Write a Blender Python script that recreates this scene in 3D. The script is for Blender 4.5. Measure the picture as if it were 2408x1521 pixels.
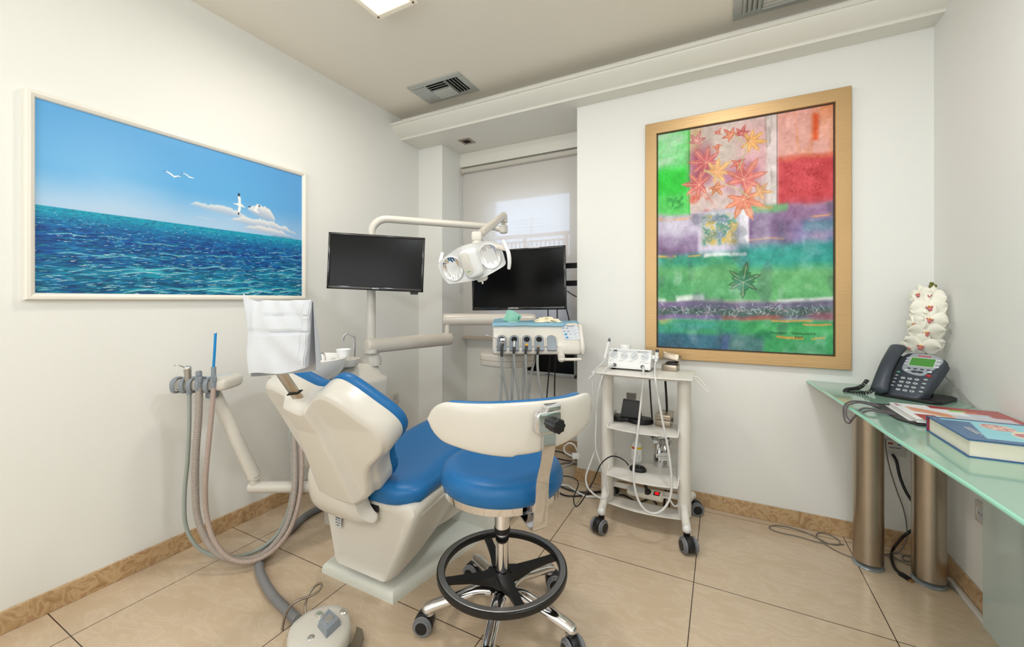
import bpy, bmesh, math, random
import numpy as np
from mathutils import Vector as V, Matrix
for o in list(bpy.data.objects):
    bpy.data.objects.remove(o, do_unlink=True)
SC = bpy.context.scene
C = SC.collection
PI = math.pi

# ---------------- camera, world, lights, exposure ----------------
cd = bpy.data.cameras.new('camera'); cam = bpy.data.objects.new('camera', cd); C.objects.link(cam)
cam.location = (2.496, 0, 1.30)
cam.rotation_euler = (PI/2, 0, math.radians(27.317))
cd.sensor_width = 36.0; cd.lens = 36.0*954.06/2408.0
cd.shift_x = 0.0; cd.shift_y = -(760.5-705.96)/2408.0
cd.clip_start = 0.02
SC.camera = cam
SC.view_settings.view_transform = 'Standard'; SC.view_settings.look = 'None'
SC.view_settings.exposure = -0.03; SC.view_settings.gamma = 1.0
try: SC.view_settings.use_curve_mapping = False
except Exception: pass
w = bpy.data.worlds.new('world'); SC.world = w; w.use_nodes = True
bg = w.node_tree.nodes['Background']; bg.inputs['Color'].default_value = (0.55, 0.72, 1.0, 1); bg.inputs['Strength'].default_value = 3.2
def area(name, loc, rot, size, sizey, power, col):
    l = bpy.data.lights.new(name, 'AREA'); l.shape = 'RECTANGLE'; l.size = size; l.size_y = sizey
    l.energy = power; l.color = col
    o = bpy.data.objects.new(name, l); o.location = loc; o.rotation_euler = rot; C.objects.link(o); return o
# light of the square ceiling lamp; all others are unseen fills added for brightness
LC = (0.915, 0.955, 1.0)
area('ceiling_lamp_and_fill', (0.965, 1.50, 2.80), (0, 0, 0), 0.24, 0.24, 13, (0.99, 0.93, 0.85))
area('ceiling_lamp_and_fill', (2.55, 1.25, 2.80), (0, 0, 0), 0.26, 0.26, 19, LC)  # added overhead fill out of view, brightens the right wall and desk
def fill_point(loc, power, r=.16):
    l = bpy.data.lights.new('added_point_fill', 'POINT'); l.energy = power; l.color = LC; l.shadow_soft_size = r
    o = bpy.data.objects.new('added_point_fill', l); o.location = loc; C.objects.link(o)
fill_point((0.9, -1.1, 2.30), 20); fill_point((2.6, -1.0, 2.30), 31)  # unseen point fills added behind the camera to lift the ceiling
area('added_rear_fill', (1.8, -2.2, 1.7), (math.radians(120), 0, 0), 2.6, 1.4, 40, (0.93, 0.97, 1.0))  # added area fill at the rear, tilted up to brighten ceiling and walls

# ---------------- materials ----------------
def lin(c):
    return tuple(((x/255.)/12.92 if x/255. <= .04045 else ((x/255.+.055)/1.055)**2.4) for x in c) + (1.0,)
def mat(name, col, rough=.5, metal=0., spec=.5, coat=0., noise=0., nscale=6., bump=0., bscale=200., trans=0., ior=1.45, emit=None, estr=0., alpha=1.):
    m = bpy.data.materials.new(name); m.use_nodes = True
    nt = m.node_tree; p = nt.nodes['Principled BSDF']
    c = lin(col)
    p.inputs['Base Color'].default_value = c; p.inputs['Roughness'].default_value = rough
    p.inputs['Metallic'].default_value = metal; p.inputs['Specular IOR Level'].default_value = spec
    p.inputs['Coat Weight'].default_value = coat; p.inputs['Coat Roughness'].default_value = .08
    p.inputs['Transmission Weight'].default_value = trans; p.inputs['IOR'].default_value = ior
    p.inputs['Alpha'].default_value = alpha
    if emit: p.inputs['Emission Color'].default_value = lin(emit); p.inputs['Emission Strength'].default_value = estr
    tc = nt.nodes.new('ShaderNodeTexCoord')
    if noise > 0:
        n = nt.nodes.new('ShaderNodeTexNoise'); n.inputs['Scale'].default_value = nscale; n.inputs['Detail'].default_value = 5
        nt.links.new(tc.outputs['Object'], n.inputs['Vector'])
        mx = nt.nodes.new('ShaderNodeMix'); mx.data_type = 'RGBA'
        mx.inputs[6].default_value = tuple(x*(1-noise) for x in c[:3])+(1,); mx.inputs[7].default_value = tuple(min(1, x*(1+noise)) for x in c[:3])+(1,)
        nt.links.new(n.outputs['Fac'], mx.inputs[0]); nt.links.new(mx.outputs[2], p.inputs['Base Color'])
    if bump > 0:
        n = nt.nodes.new('ShaderNodeTexNoise'); n.inputs['Scale'].default_value = bscale; n.inputs['Detail'].default_value = 3
        nt.links.new(tc.outputs['Object'], n.inputs['Vector'])
        b = nt.nodes.new('ShaderNodeBump'); b.inputs['Strength'].default_value = bump; b.inputs['Distance'].default_value = .002
        nt.links.new(n.outputs['Fac'], b.inputs['Height']); nt.links.new(b.outputs['Normal'], p.inputs['Normal'])
    return m
def ramp(nt, stops):
    r = nt.nodes.new('ShaderNodeValToRGB')
    while len(r.color_ramp.elements) > 2: r.color_ramp.elements.remove(r.color_ramp.elements[-1])
    for i, (p, c) in enumerate(stops):
        e = r.color_ramp.elements[i] if i < 2 else r.color_ramp.elements.new(p)
        e.position = p; e.color = lin(c)
    return r
def marble(name, stops, scale, dist, rough, tiles=False, stretch=(1, 1, 1)):
    m = mat(name, (200, 180, 150), rough, spec=.5); nt = m.node_tree; p = nt.nodes['Principled BSDF']
    g = nt.nodes.new('ShaderNodeNewGeometry'); mp = nt.nodes.new('ShaderNodeMapping'); mp.inputs['Scale'].default_value = stretch
    mp.inputs['Rotation'].default_value = (0, 0, .5)
    nt.links.new(g.outputs['Position'], mp.inputs['Vector'])
    n = nt.nodes.new('ShaderNodeTexNoise'); n.inputs['Scale'].default_value = scale; n.inputs['Detail'].default_value = 6
    n.inputs['Distortion'].default_value = dist; n.inputs['Roughness'].default_value = .55
    nt.links.new(mp.outputs['Vector'], n.inputs['Vector'])
    r = ramp(nt, stops); nt.links.new(n.outputs['Fac'], r.inputs['Fac'])
    out = r.outputs['Color']
    if tiles:
        b = nt.nodes.new('ShaderNodeTexBrick'); b.offset = 0; b.squash = 1
        b.inputs['Scale'].default_value = 1; b.inputs['Brick Width'].default_value = .7083; b.inputs['Row Height'].default_value = .718
        b.inputs['Mortar Size'].default_value = .0022; b.inputs['Mortar Smooth'].default_value = .3
        b.inputs['Color1'].default_value = (0, 0, 0, 1); b.inputs['Color2'].default_value = (1, 1, 1, 1); b.inputs['Mortar'].default_value = (0, 0, 0, 1)
        m2 = nt.nodes.new('ShaderNodeMapping'); m2.inputs['Location'].default_value = (-.257+.7083*4, -.612+.718*6, 0)
        nt.links.new(g.outputs['Position'], m2.inputs['Vector']); nt.links.new(m2.outputs['Vector'], b.inputs['Vector'])
        mx = nt.nodes.new('ShaderNodeMix'); mx.data_type = 'RGBA'
        nt.links.new(b.outputs['Fac'], mx.inputs[0]); nt.links.new(out, mx.inputs[6]); mx.inputs[7].default_value = lin((62, 48, 38))
        out = mx.outputs[2]
    nt.links.new(out, p.inputs['Base Color'])
    return m
WALL = mat('wall_paint', (236, 236, 231), .55, noise=.012, nscale=1.5, bump=.15, bscale=90)
CEIL = mat('ceiling_paint', (240, 233, 220), .7, noise=.01, nscale=2)
TRIMW = mat('trim_paint', (232, 230, 221), .45)
FLOOR = marble('floor_marble', [(.25, (201, 179, 151)), (.46, (204, 182, 155)), (.53, (211, 191, 166)), (.57, (205, 183, 157)), (.66, (206, 185, 160)), (.74, (213, 195, 171))], 6.0, 1.1, .14, True, (1, 2.6, 1))
BASEM = marble('baseboard_marble', [(.25, (150, 116, 80)), (.40, (184, 150, 108)), (.50, (204, 174, 134)), (.60, (176, 138, 98)), (.74, (216, 196, 162))], 17, 1.0, .3)
WHITE = mat('white_plastic', (213, 208, 198), .28, coat=.15, noise=.01)
WHITE2 = mat('bright_white_plastic', (230, 230, 228), .25, coat=.2)
CREAM = mat('cream_lacquer', (212, 204, 192), .3, coat=.25)
PLATE = mat('base_plate_grey_white', (226, 228, 219), .35)
BLUE = mat('blue_vinyl', (32, 104, 162), .36, spec=.35, noise=.03, nscale=5, bump=.15, bscale=350)
CHROME = mat('chrome', (225, 225, 228), .06, 1.)
STEEL = mat('brushed_steel', (178, 166, 150), .32, 1., noise=.08, nscale=12)
DSTEEL = mat('dull_steel', (150, 140, 128), .3, 1.)
BLACK = mat('black_plastic', (22, 22, 23), .4)
GLOSSB = mat('gloss_black', (8, 8, 9), .12, coat=.5)
SCREEN = mat('screen_black', (8, 8, 9), .2, spec=.2)
GREY = mat('grey_plastic', (136, 144, 152), .4)
LGREY = mat('light_grey_plastic', (200, 203, 205), .4)
RUBBER = mat('grey_rubber', (128, 128, 130), .5)
HOSEG = mat('grey_hose', (158, 160, 158), .45)
HOSET = mat('taupe_hose', (170, 160, 152), .4)
HOSEP = mat('pinkish_hose', (178, 160, 150), .35)
PAPER = mat('paper', (206, 209, 214), .8, bump=.3, bscale=250)
DARK = mat('dark_gap', (14, 13, 12), .8)
ALU = mat('grey_aluminium', (190, 193, 188), .45, .25)

# ---------------- mesh helpers ----------------
def frame(o, x, y, z):
    return Matrix(((x[0], y[0], z[0], o[0]), (x[1], y[1], z[1], o[1]), (x[2], y[2], z[2], o[2]), (0, 0, 0, 1)))
def zrot(loc, a): return Matrix.Translation(loc) @ Matrix.Rotation(a, 4, 'Z')
def smooth_path(pts, n=8, closed=False):
    P = [V(p) for p in pts]; out = []; m = len(P)
    if m < 3: return P
    rng = m if closed else m-1
    for i in range(rng):
        if closed: a, b, c, d = P[(i-1) % m], P[i], P[(i+1) % m], P[(i+2) % m]
        else: a, b, c, d = P[max(i-1, 0)], P[i], P[i+1], P[min(i+2, m-1)]
        for k in range(n):
            t = k/n
            out.append(.5*((2*b)+(c-a)*t+(2*a-5*b+4*c-d)*t*t+(3*b-a-3*c+d)*t**3))
    if not closed: out.append(P[-1])
    return out
class B:
    def __init__(s): s.bm = bmesh.new()
    def merge(s, t, M=None):
        if M is not None: t.transform(M)
        me = bpy.data.meshes.new('tmp'); t.to_mesh(me); s.bm.from_mesh(me); bpy.data.meshes.remove(me); t.free(); return s
    def box(s, c, d, M=None, bevel=0, seg=2, rz=0, only=None):
        t = bmesh.new(); bmesh.ops.create_cube(t, size=1)
        t.transform(Matrix.Diagonal((d[0], d[1], d[2], 1)))
        if bevel: bmesh.ops.bevel(t, geom=t.edges[:], offset=bevel, segments=seg, affect='EDGES', profile=.5)
        t.transform(zrot(c, rz)); return s.merge(t, M)
    def b2(s, a, b, **k):
        return s.box([(a[i]+b[i])/2 for i in range(3)], [abs(b[i]-a[i]) for i in range(3)], **k)
    def loft(s, rings, caps=True, M=None, close=True, endloop=False):
        t = bmesh.new(); vs = [[t.verts.new(p) for p in r] for r in rings]; n = len(rings[0])
        m = len(vs)
        for i in range(m if endloop else m-1):
            a = vs[i]; b = vs[(i+1) % m]
            for k in range(n if close else n-1):
                t.faces.new((a[k], a[(k+1) % n], b[(k+1) % n], b[k]))
        if caps and not endloop:
            t.faces.new(vs[0][::-1]); t.faces.new(vs[-1])
        bmesh.ops.recalc_face_normals(t, faces=t.faces[:])
        return s.merge(t, M)
    def tube(s, pts, r, seg=10, n=8, closed=False, spline=True, M=None, rib=0, pitch=.008, flat=None):
        P = smooth_path(pts, n, closed) if spline else [V(p) for p in pts]
        if rib:
            L = [0]
            for a, b in zip(P, P[1:]): L.append(L[-1]+(b-a).length)
            k = max(2, int(L[-1]/pitch)*4); Q = []; j = 0
            for i in range(k+1):
                x = L[-1]*i/k
                while j < len(L)-2 and L[j+1] < x: j += 1
                f = (x-L[j])/max(1e-9, L[j+1]-L[j]); Q.append(P[j].lerp(P[j+1], f))
            P = Q
        N = len(P); rings = []; up = None
        for i in range(N):
            if closed: tg = P[(i+1) % N]-P[i-1]
            else: tg = P[min(i+1, N-1)]-P[max(i-1, 0)]
            tg.normalize()
            if up is None:
                up = V((0, 0, 1)) if abs(tg.z) < .9 else V((1, 0, 0))
            up = (up-tg*up.dot(tg)).normalized(); sd = tg.cross(up)
            rr = r(i/(N-1)) if callable(r) else r
            if rib: rr *= 1+rib*math.sin(i*PI/2)
            fx_, fy_ = flat if flat else (1, 1)
            rings.append([P[i]+(sd*math.cos(2*PI*k/seg)*fx_+up*math.sin(2*PI*k/seg)*fy_)*rr for k in range(seg)])
        return s.loft(rings, not closed, M, endloop=closed)
    def cyl(s, a, b, r, r2=None, seg=28, M=None, bevel=0):
        a = V(a); b = V(b); d = b-a; t = bmesh.new()
        bmesh.ops.create_cone(t, cap_ends=True, segments=seg, radius1=r, radius2=r if r2 is None else r2, depth=d.length)
        if bevel:
            bmesh.ops.bevel(t, geom=[e for e in t.edges if len(e.link_faces) == 2 and any(len(f.verts) > 4 for f in e.link_faces)], offset=bevel, segments=2, affect='EDGES')
        t.transform(Matrix.Translation((a+b)/2) @ d.to_track_quat('Z', 'Y').to_matrix().to_4x4()); return s.merge(t, M)
    def lathe(s, prof, c=(0, 0, 0), seg=40, M=None, sx=1, sy=1):
        rings = [[(c[0]+r*math.cos(2*PI*k/seg)*sx, c[1]+r*math.sin(2*PI*k/seg)*sy, c[2]+z) for k in range(seg)] for r, z in prof]
        return s.loft(rings, True, M)
    def prism(s, poly, z0, z1, M=None, bevel=0, seg=3, topbevel=None):
        t = bmesh.new(); a = [t.verts.new((p[0], p[1], z0)) for p in poly]; b = [t.verts.new((p[0], p[1], z1)) for p in poly]; n = len(poly)
        t.faces.new(a[::-1]); t.faces.new(b)
        for k in range(n): t.faces.new((a[k], a[(k+1) % n], b[(k+1) % n], b[k]))
        bmesh.ops.recalc_face_normals(t, faces=t.faces[:])
        if bevel:
            hz = [e for e in t.edges if abs(e.verts[0].co.z-e.verts[1].co.z) < 1e-6 and (topbevel is None or (e.verts[0].co.z > (z0+z1)/2) == topbevel)]
            bmesh.ops.bevel(t, geom=hz, offset=bevel, segments=seg, affect='EDGES', profile=.5)
        return s.merge(t, M)
    def ball(s, c, r, M=None, sc=(1, 1, 1), u=20, v=12):
        t = bmesh.new(); bmesh.ops.create_uvsphere(t, u_segments=u, v_segments=v, radius=r)
        t.transform(Matrix.Translation(c) @ Matrix.Diagonal((sc[0], sc[1], sc[2], 1))); return s.merge(t, M)
    def grid(s, f, nu, nv, M=None, thick=0):
        t = bmesh.new(); g = [[t.verts.new(f(i/nu, j/nv)) for j in range(nv+1)] for i in range(nu+1)]
        for i in range(nu):
            for j in range(nv): t.faces.new((g[i][j], g[i+1][j], g[i+1][j+1], g[i][j+1]))
        if thick: bmesh.ops.solidify(t, geom=t.faces[:], thickness=thick)
        bmesh.ops.recalc_face_normals(t, faces=t.faces[:])
        return s.merge(t, M)
def ngon_round(cx, cy, w, h, r, n=6):
    out = []
    for sx, sy, a0 in ((1, 1, 0), (-1, 1, 90), (-1, -1, 180), (1, -1, 270)):
        for k in range(n+1):
            a = math.radians(a0+90*k/n); out.append((cx+sx*(w/2-r)+r*math.cos(a), cy+sy*(h/2-r)+r*math.sin(a)))
    return out
def obj(name, b, m, parent=None, angle=38, label=None, origin=None, sub=0):
    bm = b.bm if isinstance(b, B) else b
    me = bpy.data.meshes.new(name)
    bm.to_mesh(me); bm.free()
    if parent is not None: org = V(parent.matrix_basis.translation) if parent.parent is None else V(parent['_w'])
    elif origin is not None: org = V(origin)
    else:
        co = np.empty(len(me.vertices)*3); me.vertices.foreach_get('co', co); co = co.reshape(-1, 3)
        mn = co.min(0); mxx = co.max(0); org = V(((mn[0]+mxx[0])/2, (mn[1]+mxx[1])/2, mn[2]))
    me.transform(Matrix.Translation(-org))
    me.polygons.foreach_set('use_smooth', [True]*len(me.polygons))
    try: me.set_sharp_from_angle(angle=math.radians(angle))
    except Exception: pass
    me.materials.append(m)
    o = bpy.data.objects.new(name, me); C.objects.link(o)
    if parent is not None:
        o.parent = parent; o['_w'] = tuple(org)
    else: o.location = org; o['_w'] = tuple(org)
    if sub:
        md = o.modifiers.new('sub', 'SUBSURF'); md.levels = sub; md.render_levels = sub
    if label: o['label'] = label
    return o
def tag(o, label, cat, group=None, kind=None):
    o['label'] = label; o['category'] = cat
    if group: o['group'] = group
    if kind: o['kind'] = kind
    return o
def thing(name, label, cat, loc, group=None):
    o = bpy.data.objects.new(name, None); o.empty_display_size = .05; C.objects.link(o); o.location = loc; o['_w'] = tuple(loc)
    return tag(o, label, cat, group)
def struct(name, b, m, label=None):
    o = obj(name, b, m, origin=(0, 0, 0)); o['kind'] = 'structure'
    if label: o['label'] = label
    return o
def text_bm(s, size, M, ext=.0004, bold=0, align='CENTER', shear=0):
    cu = bpy.data.curves.new('t', 'FONT'); cu.body = s; cu.size = size; cu.extrude = ext; cu.align_x = align; cu.offset = bold; cu.shear = shear
    cu.resolution_u = 2
    o = bpy.data.objects.new('t', cu); C.objects.link(o)
    dg = bpy.context.evaluated_depsgraph_get(); me = bpy.data.meshes.new_from_object(o.evaluated_get(dg))
    bpy.data.objects.remove(o); bpy.data.curves.remove(cu)
    b = B(); t = bmesh.new(); t.from_mesh(me); bpy.data.meshes.remove(me); b.merge(t, M); return b

# ---------------- the room ----------------
CH = 2.887; SOF = 2.697; YB = 2.83; XR = 3.46; AX = 1.566; PX = .267; AY = 3.231; WY = 3.355; FY = -2.3
struct('floor', B().b2((-.1, FY-.1, -.1), (XR+.1, WY+.15, 0)), FLOOR)
struct('ceiling', B().b2((-.1, FY-.1, CH), (XR+.1, WY+.15, CH+.1)), CEIL)
struct('wall_left', B().b2((-.1, FY, 0), (0, WY+.15, CH)), WALL)
struct('wall_right', B().b2((XR, FY, 0), (XR+.1, WY+.15, CH)), WALL)
struct('wall_back', B().b2((AX, YB, 0), (XR, WY+.15, SOF)), WALL)
struct('wall_front', B().b2((-.1, FY-.1, 0), (XR+.1, FY, CH)), WALL)
struct('wall_alcove_left', B().b2((0, 2.949, 0), (PX, WY+.15, SOF)), WALL)
struct('trim_1', B().b2((0, 2.722, SOF), (XR, WY+.15, CH)).b2((PX, AY, 2.572), (AX, WY+.02, SOF)), TRIMW, 'dropped ceiling beam over the window alcove and back wall')
prof = [(2.7225, 2.697), (2.706, 2.697), (2.704, 2.706), (2.700, 2.712), (2.690, 2.716), (2.668, 2.727), (2.645, 2.741), (2.624, 2.756), (2.608, 2.771), (2.604, 2.777), (2.604, 2.783), (2.594, 2.783), (2.589, 2.787), (2.589, 2.803), (2.600, 2.806), (2.63, 2.79), (2.7225, 2.755)]
struct('trim_2', B().prism(prof, 0, XR, frame((0, 0, 0), (0, 1, 0), (0, 0, 1), (1, 0, 0))), TRIMW, 'curved cove moulding below the ceiling')
# baseboards
BH = .088; BD = .014
def bb(name, a, b): struct(name, B().b2(a, b, bevel=.002, seg=1), BASEM)
bb('baseboard_left', (0, FY, 0), (BD, 2.949, BH)); bb('baseboard_back', (AX-BD, YB-BD, 0), (XR, YB, BH))
bb('baseboard_right', (XR-BD, FY, 0), (XR, YB, BH)); bb('baseboard_alcove', (PX, WY-BD, 0), (AX, WY, BH))
bb('baseboard_alcove_left', (0, 2.949-BD, 0), (PX+BD, 2.949, BH)); bb('baseboard_alcove_right', (AX-BD, YB, 0), (AX, WY, BH))
# window wall with openings
pl = (0.52, 3.355, 2.276); pr = (1.331, 3.355, 2.273); pb = (1.331, 3.355, 1.687)
x0, x1, z0, z1 = pl[0], pr[0], pb[2], pl[2]
xm = AX
wb = B()
def wp(a, b, c, d): wb.b2((a, WY, b), (c, WY+.12, d))
wp(PX, 0, AX, .97); wp(PX, z1, AX, SOF); wp(x1, .97, AX, z1); wp(PX, .97, x0, z1); wp(x0, 1.60, x1, z0); wp(x0, .97, x1, 1.02)
struct('wall_alcove_back', wb, WALL)
WFR = mat('window_frame_white', (235, 235, 232), .4)
wf = thing('window_1', 'white framed window behind the roller blind', 'window', ((x0+x1)/2, WY+.06, z0)); wf['kind'] = 'structure'
fb = B()
for (a, b, c, d) in ((x0, z0, x0+.03, z1), (x1-.02, z0, x1, z1), (x0, z0, x1, z0+.02), (x0, z1-.02, x1, z1)):
    fb.b2((a, WY+.04, b), (c, WY+.09, d))
obj('window_frame', fb, WFR, wf)
GL = bpy.data.materials.new('window_glass'); GL.use_nodes = True; nt = GL.node_tree; nt.nodes.clear()
o_ = nt.nodes.new('ShaderNodeOutputMaterial'); mx = nt.nodes.new('ShaderNodeMixShader'); tr = nt.nodes.new('ShaderNodeBsdfTransparent'); gl = nt.nodes.new('ShaderNodeBsdfGlossy')
mx.inputs[0].default_value = .06; gl.inputs['Roughness'].default_value = .05; nt.links.new(tr.outputs[0], mx.inputs[1]); nt.links.new(gl.outputs[0], mx.inputs[2]); nt.links.new(mx.outputs[0], o_.inputs[0])
obj('window_pane', B().b2((x0, WY+.06, z0), (x1, WY+.066, z1)), GL, wf)
def trans_mat(name, col, transp, translu, tcol=None):
    m = bpy.data.materials.new(name); m.use_nodes = True; nt = m.node_tree; nt.nodes.clear()
    out = nt.nodes.new('ShaderNodeOutputMaterial'); d = nt.nodes.new('ShaderNodeBsdfDiffuse'); t = nt.nodes.new('ShaderNodeBsdfTranslucent'); p = nt.nodes.new('ShaderNodeBsdfTransparent')
    d.inputs[0].default_value = lin(col); t.inputs[0].default_value = lin(tcol or col)
    a = nt.nodes.new('ShaderNodeMixShader'); b = nt.nodes.new('ShaderNodeMixShader')
    a.inputs[0].default_value = translu; b.inputs[0].default_value = transp
    nt.links.new(d.outputs[0], a.inputs[1]); nt.links.new(t.outputs[0], a.inputs[2]); nt.links.new(a.outputs[0], b.inputs[1]); nt.links.new(p.outputs[0], b.inputs[2]); nt.links.new(b.outputs[0], out.inputs[0])
    return m
FROST = trans_mat('frosted_glass', (225, 230, 238), .0, .6)
lp = thing('window_2', 'frosted lower window panel behind the roller blind', 'window', ((x0+x1)/2, WY+.06, 1.02)); lp['kind'] = 'structure'
obj('window_pane', B().b2((x0, WY+.06, 1.02), (x1, WY+.066, 1.60)), FROST, lp)
# roller blind
BY = 3.275
bl = thing('roller_blind', 'grey-white roller blind pulled down over the alcove window', 'blind', (.9, BY, .95))
lx = (0.261, 3.275, 2.541)[0]; zt = 2.541
BLF = trans_mat('blind_fabric', (244, 240, 234), .32, .25)
obj('blind_fabric', B().b2((lx, BY-.0005, .96), (AX-.006, BY+.0005, zt)), BLF, bl)
BLT = mat('blind_tube_fabric', (205, 200, 190), .6)
obj('roller_tube', B().cyl((lx, BY-.02, zt), (AX-.002, BY-.02, zt), .024), BLT, bl)
obj('bottom_rail', B().b2((lx, BY-.008, .928), (AX-.006, BY+.008, .96), bevel=.003), mat('rail_beige', (198, 184, 168), .5), bl)
obj('bracket', B().cyl((PX, BY-.02, zt), (PX+.012, BY-.02, zt), .036, bevel=.003).cyl((PX+.01, BY-.02, zt), (lx+.004, BY-.02, zt), .02), BLT, bl, label='round end bracket with chain wheel')
chb = B()
for dx, ln, zz in ((0, .0, 0), (.03, 0, 0)):
    for k in range(78): chb.ball((PX+.008, BY-.06+dx*1.3, zt-.02-k*.0145), .0035, u=6, v=4)
for k in range(9):
    a = PI*k/8; chb.ball((PX+.008, BY-.0405-.0195*math.cos(a), zt-.02-77*.0145-.03*math.sin(a)), .0035, u=6, v=4)
obj('bead_chain', chb, LGREY, bl)
# outside
ext = mat('exterior_paint_pink', (206, 150, 140), .7)
ry = 4.6
a = (-0.213, 4.6, 2.101); b = (0.899, 4.6, 2.108)
zr = (a[2]+b[2])/2
rl = thing('balcony_railing', 'pinkish metal balcony railing outside the window', 'railing', ((a[0]+b[0])/2, ry, zr-1.0))
r1 = B(); r1.b2((-1.5, ry-.025, zr-.022), (4, ry+.025, zr+.022), bevel=.008); r1.b2((-1.5, ry-.012, zr-.083), (4, ry+.012, zr-.062)); r1.b2((-1.5, ry-.012, zr-1.0), (4, ry+.012, zr-.97))
obj('rail', r1, ext, rl)
for k in range(34):
    xx = .0+k*.058; q = B().b2((xx-.007, ry-.007, zr-.98), (xx+.007, ry+.007, zr-.07)); obj('baluster', q, ext, rl)
for k in range(9):
    xx = -1.35+k*.55; obj('post', B().b2((xx-.018, ry-.018, -.05), (xx+.018, ry+.018, zr-.01)), ext, rl)
hb = thing('building', 'pale ochre building beyond the balcony railing', 'building', (2, 14, -4))
obj('wall', B().b2((-9, 14, -4), (12, 18, 2.3)), mat('ochre_plaster', (224, 208, 178), .9, noise=.05), hb)
obj('roof', B().b2((-9.2, 13.8, 2.3), (12.2, 18.2, 2.5)), mat('roof_grey', (190, 200, 205), .9), hb)
fl = B().b2((-3, 3.6, -.3), (5, ry+.1, -.05)); ob = obj('balcony_slab', fl, mat('slab', (200, 190, 180), .9)); tag(ob, 'balcony slab outside the window', 'balcony')
an = B(); p0 = V((-3.033, 12, 2.973)); pt = V((-2.987, 12, 3.979)); an.cyl(p0, pt, .03, seg=8)
for k, w_ in enumerate((.55, .4, .6, .3)):
    zz = pt.z-.06-k*.12; an.cyl((pt.x-w_, 12, zz), (pt.x+w_*.8, 12, zz), .012, seg=6)
tag(obj('roof_antenna', an, mat('antenna_grey', (200, 200, 205), .5, .5)), 'thin television antenna seen above the railing outside', 'antenna')

# ---------------- ceiling fittings ----------------
la = thing('ceiling_lamp', 'square frosted glass ceiling lamp glowing warm white', 'lamp', (.965, 1.50, CH))
gm = mat('lamp_glass', (250, 243, 228), .35, emit=(255, 236, 200), estr=.55); nt = gm.node_tree; pb_ = nt.nodes['Principled BSDF']
tcn = nt.nodes.new('ShaderNodeTexCoord'); gr = nt.nodes.new('ShaderNodeVectorMath'); gr.operation = 'ABSOLUTE'; nt.links.new(tcn.outputs['Object'], gr.inputs[0])
sx_ = nt.nodes.new('ShaderNodeSeparateXYZ'); nt.links.new(gr.outputs[0], sx_.inputs[0]); mxm = nt.nodes.new('ShaderNodeMath'); mxm.operation = 'MAXIMUM'
nt.links.new(sx_.outputs[0], mxm.inputs[0]); nt.links.new(sx_.outputs[1], mxm.inputs[1])
mr = nt.nodes.new('ShaderNodeMapRange'); mr.inputs[1].default_value = .095; mr.inputs[2].default_value = .118; mr.inputs[3].default_value = 2.2; mr.inputs[4].default_value = .12
mr.interpolation_type = 'SMOOTHSTEP'; nt.links.new(mxm.outputs[0], mr.inputs[0]); nt.links.new(mr.outputs[0], pb_.inputs['Emission Strength'])
obj('glass_panel', B().box((.965, 1.50, 2.838), (.275, .275, .008), bevel=.002), gm, la)
obj('lamp_body', B().box((.965, 1.50, 2.866), (.2, .2, .042)), WHITE2, la)
for sx in (-1, 1):
    for sy in (-1, 1):
        obj('screw', B().cyl((.965+sx*.121, 1.5+sy*.121, 2.829), (.965+sx*.121, 1.5+sy*.121, 2.8425), .0055, bevel=.001), mat('bronze', (130, 110, 85), .35, .8), la)
def vent(cx, cy, w_, d_, label, flip):
    t = thing('ceiling_vent', label, 'vent', (cx, cy, CH), 'square louvred air vents in the ceiling')
    f = B(); bw = .045; z0_, z1_ = CH-.008, CH
    f.b2((cx-w_/2, cy-d_/2, z0_), (cx+w_/2, cy-d_/2+bw, z1_), bevel=.003, seg=1).b2((cx-w_/2, cy+d_/2-bw, z0_), (cx+w_/2, cy+d_/2, z1_), bevel=.003, seg=1)
    f.b2((cx-w_/2, cy-d_/2+bw, z0_), (cx-w_/2+bw, cy+d_/2-bw, z1_)).b2((cx+w_/2-bw, cy-d_/2+bw, z0_), (cx+w_/2, cy+d_/2-bw, z1_))
    obj('frame', f, ALU, t)
    obj('backing', B().b2((cx-w_/2+bw, cy-d_/2+bw, CH-.0015), (cx+w_/2-bw, cy+d_/2-bw, CH-.0005)), DARK, t)
    iw = w_-2*bw; idp = d_-2*bw; xa = cx-w_/2+bw; ya = cy-d_/2+bw; s1 = iw*.25; s2 = iw*.72
    for k in range(4):
        x = xa+s1*(k+.5)/4; obj('slat', B().box((x, cy, CH-.010), (s1/4*1.05, idp, .002), M=Matrix.Translation((x, cy, CH-.010)) @ Matrix.Rotation(-.5, 4, 'Y') @ Matrix.Translation((-x, -cy, -(CH-.010)))), ALU, t)
        x = xa+s2+(iw-s2)*(k+.5)/4; obj('slat', B().box((x, cy, CH-.010), ((iw-s2)/4*.9, idp, .002), M=Matrix.Translation((x, cy, CH-.010)) @ Matrix.Rotation(1.0, 4, 'Y') @ Matrix.Translation((-x, -cy, -(CH-.010)))), ALU, t)
    obj('divider', B().b2((xa+s1, ya, CH-.014), (xa+s1+.004, ya+idp, CH)), ALU, t); obj('divider', B().b2((xa+s2-.004, ya, CH-.014), (xa+s2, ya+idp, CH)), ALU, t)
    for k in range(7):
        y = ya+idp*(k+.5)/7; an_ = .75 if k < 3 else -.35
        xc = xa+(s1+s2)/2
        obj('slat', B().box((xc, y, CH-.011), (s2-s1-.008, idp/7*(.62 if k < 3 else 1.0), .002), M=Matrix.Translation((xc, y, CH-.011)) @ Matrix.Rotation(an_, 4, 'X') @ Matrix.Translation((-xc, -y, -(CH-.011)))), ALU, t)
vent(.64, 2.465, .465, .28, 'grey louvred ceiling vent near the left wall and alcove', 0)
vent(2.785, 2.478, .465, .28, 'grey louvred ceiling vent at the top right, above the framed abstract painting', 1)
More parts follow.
